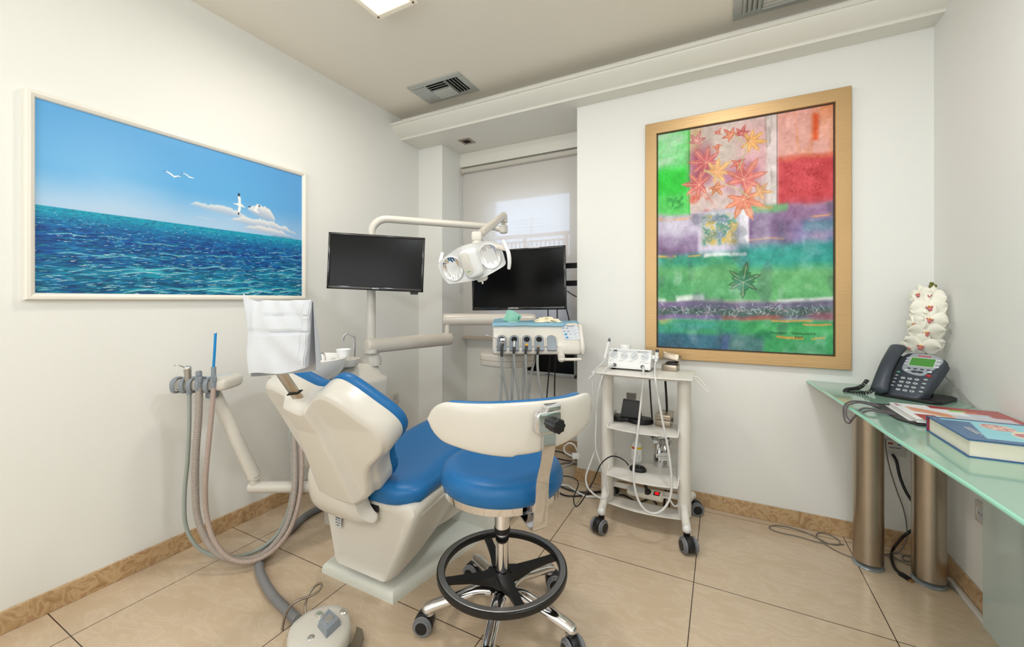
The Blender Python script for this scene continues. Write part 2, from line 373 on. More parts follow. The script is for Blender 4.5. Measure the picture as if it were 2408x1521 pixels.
sp = thing('recessed_spotlight', 'small square recessed spotlight, unlit, in the alcove ceiling', 'spotlight', (.508, 2.985, SOF))
q = B()
for (a, b, c, d) in ((-.058, -.058, .058, -.034), (-.058, .034, .058, .058), (-.058, -.034, -.034, .034), (.034, -.034, .058, .034)):
    q.b2((.508+a, 2.985+b, SOF-.004), (.508+c, 2.985+d, SOF))
obj('trim_frame', q, mat('spot_trim', (165, 150, 135), .3, .6), sp); obj('dark_lamp', B().b2((.474, 2.951, SOF-.0015), (.542, 3.019, SOF-.0005)), DARK, sp)
# sockets
def socket(name, label, M):
    t = thing(name, label, 'socket', M.translation)
    obj('plate', B().box((0, 0, .005), (.088, .088, .010), M=M, bevel=.003), WHITE, t)
    obj('socket_ring', B().lathe([(.034, .009), (.034, .0125), (.030, .0125), (.024, .011), (.0235, .0105)], M=M, seg=28), WHITE, t)
    obj('recess', B().cyl((0, 0, .0103), (0, 0, .0108), .0235, M=M).box((0, .021, .011), (.006, .004, .002), M=M), LGREY, t)
    obj('pin_hole', B().cyl((-.0095, 0, .0108), (-.0095, 0, .0112), .0028, M=M, seg=10).cyl((.0095, 0, .0108), (.0095, 0, .0112), .0028, M=M, seg=10), DARK, t)
socket('wall_socket', 'white round power socket on left wall beside the dental unit', frame((0, 2.63, .456), (0, 1, 0), (0, 0, 1), (1, 0, 0)))
s2_ = socket('wall_socket', 'white power socket on right wall under the glass desk', frame((XR, 2.386, .415), (0, -1, 0), (0, 0, 1), (-1, 0, 0)))

# ---------------- paintings: colours worked out per canvas point with numpy, stored as a colour attribute ----------------
def vnoise(u, v, su, sv, seed, octv=4):
    rg = np.random.RandomState(seed); out = np.zeros_like(u); amp = 1; tot = 0
    for k in range(octv):
        a, b = int(su*2**k)+2, int(sv*2**k)+2; g = rg.rand(a+1, b+1)
        x = np.clip(u, 0, .9999)*(a-1); y = np.clip(v, 0, .9999)*(b-1); i = x.astype(int); j = y.astype(int); fx_ = x-i; fy_ = y-j
        fx_ = fx_*fx_*(3-2*fx_); fy_ = fy_*fy_*(3-2*fy_)
        out += amp*((g[i, j]*(1-fx_)+g[i+1, j]*fx_)*(1-fy_)+(g[i, j+1]*(1-fx_)+g[i+1, j+1]*fx_)*fy_); tot += amp; amp *= .5
    return out/tot
def sst(a, b, x): t = np.clip((x-a)/(b-a), 0, 1); return t*t*(3-2*t)
def lay(img, m, col): m = np.clip(m, 0, 1)[..., None]; img[:] = img*(1-m)+np.array(col, float)*m
def polymask(U, Vv, P, asp):
    # signed distance based soft mask for a polygon; coordinates in canvas width units
    x = U*asp; y = Vv; inside = np.zeros_like(x, bool); d = np.full_like(x, 9.)
    n = len(P)
    for i in range(n):
        x1_, y1_ = P[i]; x2_, y2_ = P[(i+1) % n]
        if y1_ != y2_: inside ^= ((y1_ > y) != (y2_ > y)) & (x < (x2_-x1_)*(y-y1_)/(y2_-y1_)+x1_)
        ex, ey = x2_-x1_, y2_-y1_; t = np.clip(((x-x1_)*ex+(y-y1_)*ey)/(ex*ex+ey*ey+1e-12), 0, 1)
        d = np.minimum(d, np.hypot(x-x1_-t*ex, y-y1_-t*ey))
    return inside, d
def canvas_obj(name, img, M, w_, h_, parent, rough=.5, bump=0.):
    nu, nv = img.shape[0]-1, img.shape[1]-1
    xs = np.linspace(0, w_, nu+1); ys = np.linspace(0, h_, nv+1); X, Y = np.meshgrid(xs, ys, indexing='ij')
    co = np.stack([X, Y, np.zeros_like(X)], -1).reshape(-1, 3)
    R = np.array(M)[:3, :3]; T = np.array(M)[:3, 3]; co = co @ R.T + T
    org = np.array(parent.location); co = co-org
    idx = np.arange((nu+1)*(nv+1)).reshape(nu+1, nv+1)
    f = np.stack([idx[:-1, :-1], idx[1:, :-1], idx[1:, 1:], idx[:-1, 1:]], -1).reshape(-1, 4)
    me = bpy.data.meshes.new(name); me.vertices.add(len(co)); me.vertices.foreach_set('co', co.ravel().astype('f'))
    me.loops.add(f.size); me.loops.foreach_set('vertex_index', f.ravel().astype('i')); me.polygons.add(len(f))
    me.polygons.foreach_set('loop_start', (np.arange(len(f))*4).astype('i')); me.update(calc_edges=True)
    a = me.color_attributes.new('paint', 'FLOAT_COLOR', 'POINT')
    c = np.clip(img, 0, 255)/255.; c = np.where(c <= .04045, c/12.92, ((c+.055)/1.055)**2.4)
    a.data.foreach_set('color', np.concatenate([c.reshape(-1, 3), np.ones((len(co), 1))], 1).ravel().astype('f'))
    m = mat(name+'_paint', (128, 128, 128), rough); nt = m.node_tree; at = nt.nodes.new('ShaderNodeAttribute'); at.attribute_name = 'paint'
    nt.links.new(at.outputs['Color'], nt.nodes['Principled BSDF'].inputs['Base Color'])
    if bump:
        n = nt.nodes.new('ShaderNodeTexNoise'); n.inputs['Scale'].default_value = 260; tc = nt.nodes.new('ShaderNodeTexCoord'); nt.links.new(tc.outputs['Object'], n.inputs['Vector'])
        bp = nt.nodes.new('ShaderNodeBump'); bp.inputs['Strength'].default_value = bump; bp.inputs['Distance'].default_value = .001; nt.links.new(n.outputs['Fac'], bp.inputs['Height']); nt.links.new(bp.outputs['Normal'], nt.nodes['Principled BSDF'].inputs['Normal'])
    me.materials.append(m); o = bpy.data.objects.new(name, me); C.objects.link(o); o.parent = parent; return o
def frame_bm(w_, h_, bw, prof, M):
    # mitred picture frame: prof = list of (inset from outer edge, height)
    rings = []
    for ins, ht in prof:
        rings.append([(ins, ins, ht), (w_-ins, ins, ht), (w_-ins, h_-ins, ht), (ins, h_-ins, ht)])
    b = B(); t = bmesh.new(); vs = [[t.verts.new(p) for p in r] for r in rings]; m = len(vs)
    for i in range(m):
        for k in range(4):
            t.faces.new((vs[i][k], vs[i][(k+1) % 4], vs[(i+1) % m][(k+1) % 4], vs[(i+1) % m][k]))
    bmesh.ops.recalc_face_normals(t, faces=t.faces[:]); b.merge(t, M); return b

# --- seascape: outer y .546..1.78, z 1.30..2.152 on the left wall ---
SW, SH = 1.236, .85; sb = .028
Ms = frame((0, .547, 1.302), (0, 1, 0), (0, 0, 1), (1, 0, 0))
sea = thing('seascape_painting', 'wide seascape painting with seagulls in a thin white frame on the left wall', 'painting', (.0, .547+SW/2, 1.302))
WF = mat('frame_white_wood', (236, 231, 220), .35, noise=.02)
obj('frame', frame_bm(SW, SH, sb, [(0, 0), (0, .022), (.004, .030), (.014, .032), (.024, .026), (.028, .020), (.028, 0)], Ms), WF, sea, angle=25)
NU, NV = 660, 430
u, v = np.meshgrid(np.linspace(0, 1, NU), np.linspace(0, 1, NV), indexing='ij')
hz = .455+.005*u*0
hor = .454+.011*u      # horizon height, right end a little lower
img = np.zeros((NU, NV, 3))
t = np.clip((v-hor)/(1-hor), 0, 1)
nz = vnoise(u, v, 3, 4, 5)
sky0 = np.array([168, 202, 232.]); sky1 = np.array([96, 172, 226.]); sky2 = np.array([84, 158, 216.])
f1 = sst(0, .45, t+.15*(nz-.5))[..., None]; f2 = sst(.4, 1, t)[..., None]
img[:] = sky0*(1-f1)+sky1*f1; img[:] = img*(1-.6*f2)+sky2*.6*f2
img += (np.clip(.35-np.hypot((u-.18)*1.4, v-.66), 0, 1)[..., None])*np.array([70, 40, 20.])
lay(img, sst(.6, 1.1, u)*.35, (88, 142, 204))
def cloud(cx, cy, w_, h_, seed, op=1., tilt=-.25):
    du = (u-cx)/w_; base = cy+tilt*(u-cx)
    top = h_*np.clip(1-du*du, 0, 1)**.6*(.35+.9*vnoise(u, v*0+.5, 40, 2, seed, 3)); bot = .22*h_*np.clip(1-du*du, 0, 1)
    m = sst(0, .012, top-(v-base))*sst(-.004, .03, (v-base)+bot)*(np.abs(du) < 1)
    sh = sst(0, 1, (v-base)/(top+1e-4))
    col = np.array([176, 190, 212.])*(1-sh[..., None])+np.array([240, 236, 230.])*sh[..., None]
    mm = np.clip(m*op, 0, 1)[..., None]; img[:] = img*(1-mm)+col*mm
cloud(.42, .565, .03, .02, 1, .3); cloud(.30, .555, .10, .012, 2, .25, -.1)
cloud(.585, .575, .135, .065, 3, .85, -.12); cloud(.775, .60, .075, .10, 4, .95, -.35); cloud(.52, .51, .05, .025, 8, .5, -.1)
cloud(.40, .53, .06, .014, 7, .35, -.1); cloud(.78, .520, .16, .085, 5, .9, -.06); cloud(.81, .482, .13, .06, 6, .95, -.06); cloud(.94, .505, .04, .03, 9, .7, -.3); cloud(.72, .545, .03, .02, 10, .4, -.1)
isl = sst(.80, .86, u)*sst(.97, .9, u)*(.018*vnoise(u, v*0, 18, 2, 77, 3)+.006)
lay(img, (sst(0, .003, isl-(v-hor)))*(v > hor)*.8*(isl > .001), (122, 160, 180))
s = np.clip((hor-v)/.487, 0, 1)     # 0 at horizon .. 1 bottom
dep = .06+s*.9
U2 = u*1.45
def wavef(fu, fv, seed, octv=4):
    yy = np.log(dep)/3.0; yy = (yy-yy.min())/(yy.max()-yy.min()); return vnoise(np.clip((u-.5)/(dep*1.6+.35)*.5+.5+.04*np.sin(9*yy), 0, 1), yy, fu, fv, seed, octv)
w1 = wavef(7, 16, 21, 5); w2 = wavef(30, 75, 22, 4); w3 = wavef(60, 110, 23, 3)
seac = np.zeros_like(img)
deep = np.array([6, 52, 128.]); mid = np.array([4, 92, 168.]); teal = np.array([14, 142, 172.]); hz_c = np.array([18, 160, 190.]); dk = np.array([4, 44, 92.]); dt = np.array([8, 74, 104.])
a_ = sst(.35, .65, w2)[..., None]
seac[:] = deep*(1-a_)+mid*a_
b_ = (sst(.42, .62, w1)*sst(.25, .7, s))[..., None]; seac[:] = seac*(1-b_*.75)+teal*b_*.75
b_ = (sst(.55, .35, w1)*sst(.5, 1, s)*.8)[..., None]; seac[:] = seac*(1-b_)+dt*b_
b_ = (sst(.30, .0, s)*.9)[..., None]; seac[:] = seac*(1-b_)+hz_c*b_
b_ = (sst(.12, .0, s))[..., None]; seac[:] = seac*(1-b_)+np.array([20, 158, 186.])*b_
seac += ((w3-.5)*70)[..., None]*np.array([.35, .9, 1.])*sst(.02, .3, s)[..., None]
rid = 1-np.abs(w2-.5)*2; rid2 = 1-np.abs(wavef(16, 30, 31, 4)-.5)*2
glow = sst(.80, .98, rid2)*sst(.42, .6, vnoise(u, v, 9, 12, 44, 3))*sst(.3, .8, s); lay(seac, glow*.4, (40, 176, 196))
rg = np.random.RandomState(12)
def dab(im, x, y, L, tilt, wd, col, op, bend=0.):
    # tapered, slightly bent brush dab, x y in canvas fractions
    lo = max(0, int((x-L)*NU)-2); hi = min(NU, int((x+L)*NU)+3); jl = max(0, int((y-L*.6-wd*2)*NV)-2); jh = min(NV, int((y+L*.6+wd*2)*NV)+3)
    if hi <= lo or jh <= jl: return
    a = (u[lo:hi, jl:jh]-x)/L; c = (v[lo:hi, jl:jh]-y)-tilt*L*a-bend*L*a*a
    m = np.clip(1-a*a, 0, 1); m = (sst(wd, wd*.3, np.abs(c)/(m+.02))*(m > 0)*op)[..., None]
    im[lo:hi, jl:jh] = im[lo:hi, jl:jh]*(1-m)+np.array(col, float)*m
def seapt(): 
    sd = rg.rand()**1.15; return sd, rg.rand()
for k in range(5200):
    sd, x = seapt(); y = .455*(1-sd); dp = .16+sd; y += .011*x*(1-sd)
    t_ = rg.rand(); col = ((4, 40, 92), (10, 88, 160), (8, 120, 170), (6, 62, 110), (20, 140, 170))[rg.randint(5)]
    if rg.rand() < .6*sd: col = ((6, 70, 96), (24, 150, 164), (8, 96, 118))[rg.randint(3)]
    dab(seac, x, y, (.010+.020*rg.rand())*dp*1.3, -.06+.30*rg.rand(), .0034*dp+.0012, col, .55, .1*(rg.rand()-.5))
for k in range(34):
    sd = .25+.75*rg.rand(); x = rg.rand(); y = .455*(1-sd); dp = .2+sd; n_ = 9+rg.randint(14); xx, yy = x, y
    for q_ in range(n_):
        tl = .05+.35*math.sin(q_*.5+k); dab(seac, xx, yy+.006*dp, .022*dp, tl*.4, .008*dp, (26, 164, 184), .35); dab(seac, xx, yy, .016*dp, tl*.5, .0026*dp+.0005, (196, 232, 236), .35+.4*rg.rand(), .2*(rg.rand()-.5))
        xx += .013*dp; yy += .013*dp*tl*.8+.002*(rg.rand()-.5)
for k in range(900):
    sd, x = seapt(); sd = .05+.95*sd; y = .455*(1-sd)+.011*x*(1-sd); dp = .16+sd
    for q_ in range(1+rg.randint(3)): dab(seac, x+.010*dp*q_, y+.004*dp*(rg.rand()-.3), (.005+.008*rg.rand())*dp, -.1+.5*rg.rand(), .0019*dp+.0006, ((226, 240, 242), (150, 214, 226), (96, 190, 214))[rg.randint(3)], .5+.4*rg.rand(), .3*(rg.rand()-.5))
hm = sst(.0016, -.0016, v-hor)[..., None]; img = img*(1-hm)+seac*hm
def gull(pts, col, asp=SW/SH*1.0):
    ins, d = polymask(u, v, pts, asp); m = np.where(ins, 1., sst(.0016, 0, d)); lay(img, m, col)
A_ = SW/SH
def G(l, ox, oy, sc): return [((ox+px*sc)*A_, oy+py*sc*A_) for px, py in l]
gull(G([(0, 0), (.02, .002), (.045, -.010), (.06, -.022), (.085, -.012), (.11, -.014), (.085, -.018), (.062, -.032), (.045, -.022), (.02, -.006)], .368, .775, .55), (238, 240, 242))
gull(G([(0, 0), (.02, .002), (.045, -.010), (.06, -.022), (.085, -.022), (.10, -.028), (.085, -.028), (.062, -.032), (.045, -.018), (.02, -.004)], .43, .790, .45), (238, 240, 242))
for (gx, gy) in ((.368, .775), (.43, .79), (.425, .768)): lay(img, sst(.006, .002, np.hypot((u-gx)*A_, (v-gy)*2)), (40, 60, 100))
gull(G([(-.03, .003), (-.01, .006), (.0, .012), (-.004, .045), (-.001, .062), (.010, .045), (.012, .010), (.03, -.004), (.036, -.010), (.012, -.006), (.010, -.03), (.0, -.05), (-.004, -.03), (.0, -.004), (-.015, -.001)], .663, .655, .85), (238, 240, 240))
lay(img, sst(.010, .004, np.hypot((u-.664)*A_, (v-.728)*.6)), (38, 40, 60)); lay(img, sst(.008, .003, np.hypot((u-.6625)*A_, (v-.592)*.7)), (38, 40, 60))
gull(G([(-.03, .020), (-.01, .006), (.004, .002), (.010, .022), (.030, .036), (.024, .020), (.016, .002), (.034, -.014), (.012, -.010), (-.008, .000), (-.024, .012)], .735, .64, .85), (238, 240, 240))
lay(img, sst(.009, .003, np.hypot((u-.762)*A_, (v-.676))), (38, 40, 60)); lay(img, sst(.008, .002, np.hypot((u-.714)*A_*.6, (v-.658))), (60, 60, 80))
Mc = frame((.016, .547+sb-.004, 1.302+sb-.004), (0, 1, 0), (0, 0, 1), (1, 0, 0))
canvas_obj('canvas', img, Mc, SW-2*sb+.008, SH-2*sb+.008, sea, .42)

# --- abstract painting on the back wall ---
AW, AH = 1.076, 1.545; ab = .077
ax0, az0 = 2.047, .920
Ma = frame((ax0, YB, az0), (1, 0, 0), (0, 0, 1), (0, -1, 0))
abs_ = thing('abstract_painting', 'tall abstract painting of leaves and colour fields in a wide gold frame', 'painting', (ax0+AW/2, YB, az0))
GOLD = mat('gold_frame', (178, 146, 102), .36, .6, noise=.12, nscale=4); nt = GOLD.node_tree
wv = nt.nodes.new('ShaderNodeTexNoise'); wv.inputs['Scale'].default_value = 8; mp_ = nt.nodes.new('ShaderNodeMapping'); mp_.inputs['Scale'].default_value = (1, 1, 14); tcx = nt.nodes.new('ShaderNodeTexCoord')
nt.links.new(tcx.outputs['Object'], mp_.inputs[0]); nt.links.new(mp_.outputs[0], wv.inputs['Vector']); bpn = nt.nodes.new('ShaderNodeBump'); bpn.inputs['Strength'].default_value = .25; bpn.inputs['Distance'].default_value = .002
nt.links.new(wv.outputs['Fac'], bpn.inputs['Height']); nt.links.new(bpn.outputs['Normal'], nt.nodes['Principled BSDF'].inputs['Normal'])
obj('frame', frame_bm(AW, AH, ab, [(0, 0), (0, .030), (.003, .034), (.068, .026), (.071, .020), (.071, 0)], Ma), GOLD, abs_, angle=20)
obj('dark_slip', frame_bm(AW-.142, AH-.142, .006, [(0, 0), (0, .016), (.006, .016), (.006, 0)], Ma @ Matrix.Translation((.071, .071, 0))), mat('dark_slip', (60, 40, 26), .5), abs_)
NU, NV = 440, 620
u, v = np.meshgrid(np.linspace(0, 1, NU), np.linspace(0, 1, NV), indexing='ij')
q = (1-v)*1.045   # q = 0 at the top, as seen
asp = (AW-2*ab)/(AH-2*ab)
n1 = vnoise(u, v, 4, 6, 51, 5); n2 = vnoise(u, v, 12, 16, 52, 4); n3 = vnoise(u, v, 3, 14, 53, 5); ns = vnoise(u, v, 60, 10, 54, 3); nf = vnoise(u, v, 90, 120, 55, 2)
qq = q+.035*(n1-.5); uu = u+.03*(n3-.5)
img = np.zeros((NU, NV, 3)); img[:] = (214, 196, 190)
def box_(ua, ub, qa, qb, s_=.01, x=None, y=None):
    x = u if x is None else x; y = q if y is None else y
    return sst(ua-s_, ua+s_, x)*sst(ub+s_, ub-s_, x)*sst(qa-s_, qa+s_, y)*sst(qb+s_, qb-s_, y)
def smear(ua, ub, qa, qb, col, op=1., s_=.03, tex=0., noise=None):
    m = box_(ua, ub, qa, qb, s_, uu, qq)
    if tex: m = m*sst(.5-tex*.5-.1, .5+.12, noise if noise is not None else n2)
    lay(img, m*op, col)
# green field
smear(-.1, .205, -.1, .40, (70, 210, 84), 1, .02); smear(-.1, .19, -.1, .17, (196, 222, 200), .9, .05, .6, n3); smear(-.1, .19, .17, .34, (18, 198, 40), .9, .04)
smear(-.1, .19, .30, .40, (90, 200, 96), .7, .03); lay(img, sst(.012, .0, np.abs(u-.205))*sst(.43, .40, q), (40, 190, 60))
lay(img, sst(.045, .03, np.hypot((u-.12)*asp, q-.335))*sst(.45, .6, vnoise(u, v, 50, 70, 61, 2)), (40, 160, 60))
# pink-grey middle panel
lay(img, box_(.21, .715, -.1, .395, .004), (206, 184, 178)); lay(img, box_(.21, .715, -.1, .395, .004)*sst(.4, .7, n1)*.7, (222, 200, 198))
lay(img, box_(.21, .28, -.1, .12, .03)*.6, (190, 160, 96)); lay(img, box_(.215, .35, .09, .26, .05, uu, qq)*.9, (150, 50, 84)); lay(img, box_(.25, .42, .2, .25, .04, uu, qq)*.5, (176, 90, 110))
lay(img, box_(.215, .36, .31, .42, .03, uu, qq)*sst(.35, .6, n2), (214, 96, 72)); lay(img, box_(.5, .72, .02, .25, .06, uu, qq)*.4, (226, 140, 150)); lay(img, box_(.4, .62, .2, .31, .05, uu, qq)*.55, (170, 70, 120))
lay(img, box_(.45, .72, .26, .40, .03, uu, qq)*.4*sst(.4, .6, ns), (160, 120, 110)); lay(img, box_(.3, .5, .02, .2, .06)*.35, (200, 190, 168))
lay(img, box_(.66, .72, -.1, .40, .012)*.7, (226, 222, 220)); lay(img, box_(.64, .69, 0, .3, .012)*.5*sst(.4, .6, ns), (150, 132, 124))
lay(img, sst(.003, .001, np.abs(u-.716))*sst(.42, .40, q), (110, 96, 96))
# red panels
lay(img, box_(.722, 1.1, -.1, .40, .004), (226, 158, 146)); lay(img, box_(.722, 1.1, -.1, .2, .02)*sst(.45, .65, vnoise(u, v, 22, 4, 62, 4)), (226, 140, 92)); lay(img, box_(.722, 1.1, .03, .22, .06)*.5, (232, 178, 168))
lay(img, box_(.90, .93, .0, .16, .015)*sst(.4, .55, n2), (222, 84, 30)); lay(img, box_(.722, 1.1, .20, .405, .015, u, qq), (204, 62, 70)); lay(img, box_(.722, 1.1, .195, .215, .012, u, qq)*.6, (214, 110, 70))
rv = vnoise(u, v, 34, 46, 63, 3); lay(img, box_(.74, .96, .225, .385, .02)*sst(.04, .0, np.abs(rv-.5))*.8, (168, 26, 40)); lay(img, box_(.74, .96, .225, .385, .02)*sst(.015, .0, np.abs(vnoise(u, v, 30, 40, 64, 2)-.55))*.5, (228, 120, 120))
# violet band
smear(-.1, 1.1, .405, .615, (150, 128, 164), 1, .02); smear(-.1, .28, .405, .50, (202, 194, 214), .9, .03); smear(-.1, .35, .53, .61, (112, 84, 122), .8, .03, .4, n3); smear(.5, .80, .43, .56, (120, 92, 134), .8, .05); smear(.75, 1.1, .40, .46, (146, 98, 140), .7, .04)
smear(.8, 1.1, .48, .58, (124, 112, 170), .7, .04, .5, n2); smear(.85, 1.1, .47, .52, (60, 120, 140), .7, .02, .8, n2)
smear(.30, .45, .41, .44, (70, 160, 90), .8, .012); smear(.58, .78, .395, .425, (96, 170, 100), .8, .012); smear(.62, .70, .40, .41, (226, 160, 90), .8, .008)
smear(-.02, .22, .412, .422, (226, 168, 110), .8, .006, .4, n2); smear(.5, .75, .545, .552, (206, 160, 110), .8, .005); smear(.9, 1.0, .45, .456, (238, 170, 90), .8, .005)
# small flower square
lay(img, box_(.26, .56, .40, .60, .012)*.85, (218, 208, 226)); lay(img, box_(.28, .50, .42, .56, .012)*.8, (186, 196, 190)); lay(img, box_(.51, .56, .40, .56, .008)*.8, (240, 238, 244))
lay(img, box_(.27, .54, .575, .60, .012)*.8, (214, 204, 230))
fn = vnoise(u, v, 30, 40, 65, 3)
lay(img, box_(.29, .49, .42, .56, .012)*sst(.5, .62, fn)*.9, (214, 184, 92)); lay(img, box_(.29, .49, .42, .56, .012)*sst(.45, .36, fn)*.9, (96, 150, 128))
# green bands
smear(-.1, 1.1, .615, .815, (92, 172, 112), 1, .015); smear(-.1, .55, .60, .66, (40, 150, 124), .9, .02, .5, n2); smear(.0, 1.1, .66, .72, (120, 186, 120), .6, .03); smear(.3, .6, .65, .70, (64, 140, 80), .6, .05); smear(.5, 1.1, .575, .67, (40, 158, 146), .95, .03); smear(.85, 1.1, .56, .64, (30, 140, 136), .8, .03, .4, n2)
smear(.0, .2, .68, .80, (60, 150, 90), .6, .05); smear(.6, 1.1, .72, .80, (106, 186, 112), .6, .05); smear(.30, .55, .603, .618, (232, 240, 238), .85, .006); smear(-.1, .12, .60, .612, (236, 180, 90), .8, .004, .6, n2); smear(.2, .28, .605, .612, (236, 170, 80), .8, .004)
smear(.12, .30, .79, .82, (232, 238, 236), .9, .012); smear(.72, 1.1, .805, .825, (230, 236, 234), .9, .01); smear(-.1, .05, .80, .82, (228, 232, 232), .8, .01)
# violet-grey band with pale scribbles
smear(-.1, 1.1, .82, .90, (108, 104, 132), 1, .012); smear(.0, 1.1, .85, .885, (66, 98, 86), .85, .012); smear(-.1, .3, .82, .84, (124, 106, 150), .9, .01); smear(.4, .75, .885, .91, (166, 84, 62), .8, .012, .5, n2); smear(.85, 1.1, .87, .91, (156, 84, 100), .8, .015, .4, n2); smear(-.1, .4, .88, .905, (136, 110, 160), .9, .012)
# bottom
smear(-.1, 1.1, .905, 1.1, (56, 158, 96), 1, .012); smear(-.1, .5, .91, .98, (56, 150, 150), .8, .03, .3, n3); smear(-.1, .45, .975, 1.1, (52, 96, 140), .8, .015); smear(.4, .65, .97, 1.1, (90, 90, 150), .5, .02); smear(.6, 1.1, .93, .97, (84, 190, 110), .7, .02)
smear(-.1, .1, .90, .925, (226, 190, 110), .8, .01, .6, n2); smear(.68, .9, .905, .912, (232, 160, 84), .85, .004); smear(.85, 1.0, .92, .928, (232, 160, 84), .85, .004); smear(.72, .86, .972, .982, (226, 160, 70), .85, .004); smear(.9, .97, .978, .985, (226, 160, 70), .85, .004); smear(.60, .7, .955, .99, (20, 120, 80), .7, .015)
rg = np.random.RandomState(9)
def stroke(x0_, y0_, x1_, y1_, wd, col, op=.8):
    y0_, y1_ = y0_/1.045, y1_/1.045; P = (x0_*asp, 1-y0_, x1_*asp, 1-y1_); ex, ey = P[2]-P[0], P[3]-P[1]; X = u*asp
    lo = max(0, int((min(x0_, x1_)-.02)*NU)); hi = min(NU, int((max(x0_, x1_)+.02)*NU)+1); jl = max(0, int((1-max(y0_, y1_)-.02)*NV)); jh = min(NV, int((1-min(y0_, y1_)+.02)*NV)+1)
    xs = X[lo:hi, jl:jh]; ys = v[lo:hi, jl:jh]; tt = np.clip(((xs-P[0])*ex+(ys-P[1])*ey)/(ex*ex+ey*ey+1e-12), 0, 1)
    d = np.hypot(xs-P[0]-tt*ex, ys-P[1]-tt*ey); m = (sst(wd, wd*.4, d)*op)[..., None]; img[lo:hi, jl:jh] = img[lo:hi, jl:jh]*(1-m)+np.array(col, float)*m
for k in range(150):
    x = .02+.95*rg.rand(); y = .838+.045*rg.rand(); a = rg.rand()*6.28; L = .012+.014*rg.rand()
    cc_ = ((196, 206, 224), (206, 170, 190), (190, 216, 210))[k % 3]; b_ = a+rg.rand()*1.6-.8; x2, y2 = x+L*.7*math.cos(a), y+L*.55*math.sin(a)
    stroke(x, y, x2, y2, .0018, cc_, .7); stroke(x2, y2, x2+L*.6*math.cos(b_), y2+L*.5*math.sin(b_), .0015, cc_, .6)
def leaf(cx, cy, R_, rot, lobes, col, col2, depth=.45, op=.95):
    R_ *= .86; cy0 = cy; cy = cy/1.045
    P = []; n = lobes*2
    for k in range(lobes):
        a = rot+(k-(lobes-1)/2)*(2*PI/(lobes+1.2)); rr = R_*(1-.32*abs(k-(lobes-1)/2)/((lobes-1)/2))
        P.append((a-.26, rr*.50)); P.append((a-.20, rr*.68)); P.append((a, rr)); P.append((a+.20, rr*.68)); P.append((a+.26, rr*.50)); P.append((a+PI/(lobes+1.2), R_*depth*.85))
    P = [(cx*asp+r_*math.cos(a), (1-cy)+r_*math.sin(a)) for a, r_ in P]+[(cx*asp-R_*.16*math.cos(rot), (1-cy)-R_*.16*math.sin(rot))]
    ins, d = polymask(u, v, P, asp); m = np.where(ins, 1., sst(.0025, 0, d)); 
    rr = np.hypot(u*asp-cx*asp, v-(1-cy)); sh = sst(0, R_, rr)[..., None]; colr = np.array(col, float)*(1-sh)+np.array(col2, float)*sh+((fn-.5)*36)[..., None]
    mm = (m*op)[..., None]; img[:] = img*(1-mm)+colr*mm; lay(img, (ins & (d < .003))*.22, tuple(x*.6 for x in col2))
    for k in range(lobes):
        a = rot+(k-(lobes-1)/2)*(2*PI/(lobes+1.2)); rr = R_*.8*(1-.32*abs(k-(lobes-1)/2)/((lobes-1)/2))
        stroke(cx, cy0, cx+rr*math.cos(a)/asp, cy0-rr*math.sin(a)*1.045, .0015, (246, 214, 176), .6)
leaf(.25, .06, .055, 1.2, 5, (206, 130, 130), (190, 100, 110)); leaf(.31, .17, .10, 2.2, 7, (198, 84, 92), (214, 130, 120)); leaf(.27, .27, .09, 3.0, 7, (206, 92, 90), (222, 140, 112)); leaf(.37, .22, .085, .6, 7, (226, 160, 96), (236, 190, 120))
leaf(.37, .29, .055, -1., 5, (200, 110, 70), (214, 140, 90)); leaf(.53, .27, .12, 1.0, 7, (214, 104, 100), (226, 140, 120)); leaf(.53, .36, .115, -1.2, 7, (224, 126, 100), (232, 150, 110)); leaf(.62, .33, .06, -.2, 5, (222, 160, 110), (226, 180, 130))
leaf(.46, .06, .05, 2.3, 5, (214, 120, 80), (206, 90, 80)); leaf(.52, .06, .045, 1.2, 5, (190, 60, 70), (206, 90, 80)); leaf(.57, .10, .075, -.2, 7, (230, 160, 80), (236, 180, 100)); leaf(.50, .19, .05, -1.6, 5, (206, 84, 76), (216, 110, 90)); leaf(.38, .04, .03, 1., 3, (206, 96, 90), (220, 120, 90)); leaf(.375, .10, .035, -1.4, 3, (206, 96, 70), (226, 130, 80))
for a in ((.55, .12, .52, .19), (.52, .19, .50, .22), (.30, .20, .42, .28), (.42, .28, .50, .31), (.48, .06, .55, .12), (.50, .31, .56, .35)): stroke(*a, .004, (196, 184, 140), .9)
for k in range(10): leaf(.31+.17*rg.rand(), .43+.12*rg.rand(), .035, rg.rand()*6, 5, ((120, 150, 120), (110, 150, 190), (190, 170, 96))[k % 3], ((150, 176, 150), (140, 176, 206), (210, 190, 130))[k % 3])
leaf(.53, .73, .10, 1.4, 5, (36, 116, 84), (70, 120, 66), .62); leaf(.53, .735, .085, -1.6, 5, (44, 124, 96), (60, 116, 70), .6)
cl_ = vnoise(u, v, 7, 9, 71, 5); lay(img, sst(.58, .74, cl_)*.26*(q > .405), (214, 218, 226)); lay(img, sst(.42, .28, cl_)*.30*(q > .405), (60, 76, 92)); img += ((nf-.5)*16+(vnoise(u, v, 26, 34, 72, 4)-.5)*46)[..., None]
Mc = frame((ax0+ab, YB-.012, az0+ab), (1, 0, 0), (0, 0, 1), (0, -1, 0))
canvas_obj('canvas', img, Mc, AW-2*ab, AH-2*ab, abs_, .5, .35)
INK = mat('ink', (14, 24, 22), .6)
Mt = frame((ax0+ab+.80*(AW-2*ab)-.005, YB-.0125, az0+ab+.068*(AH-2*ab)), (1, 0, 0), (0, 0, 1), (0, -1, 0))
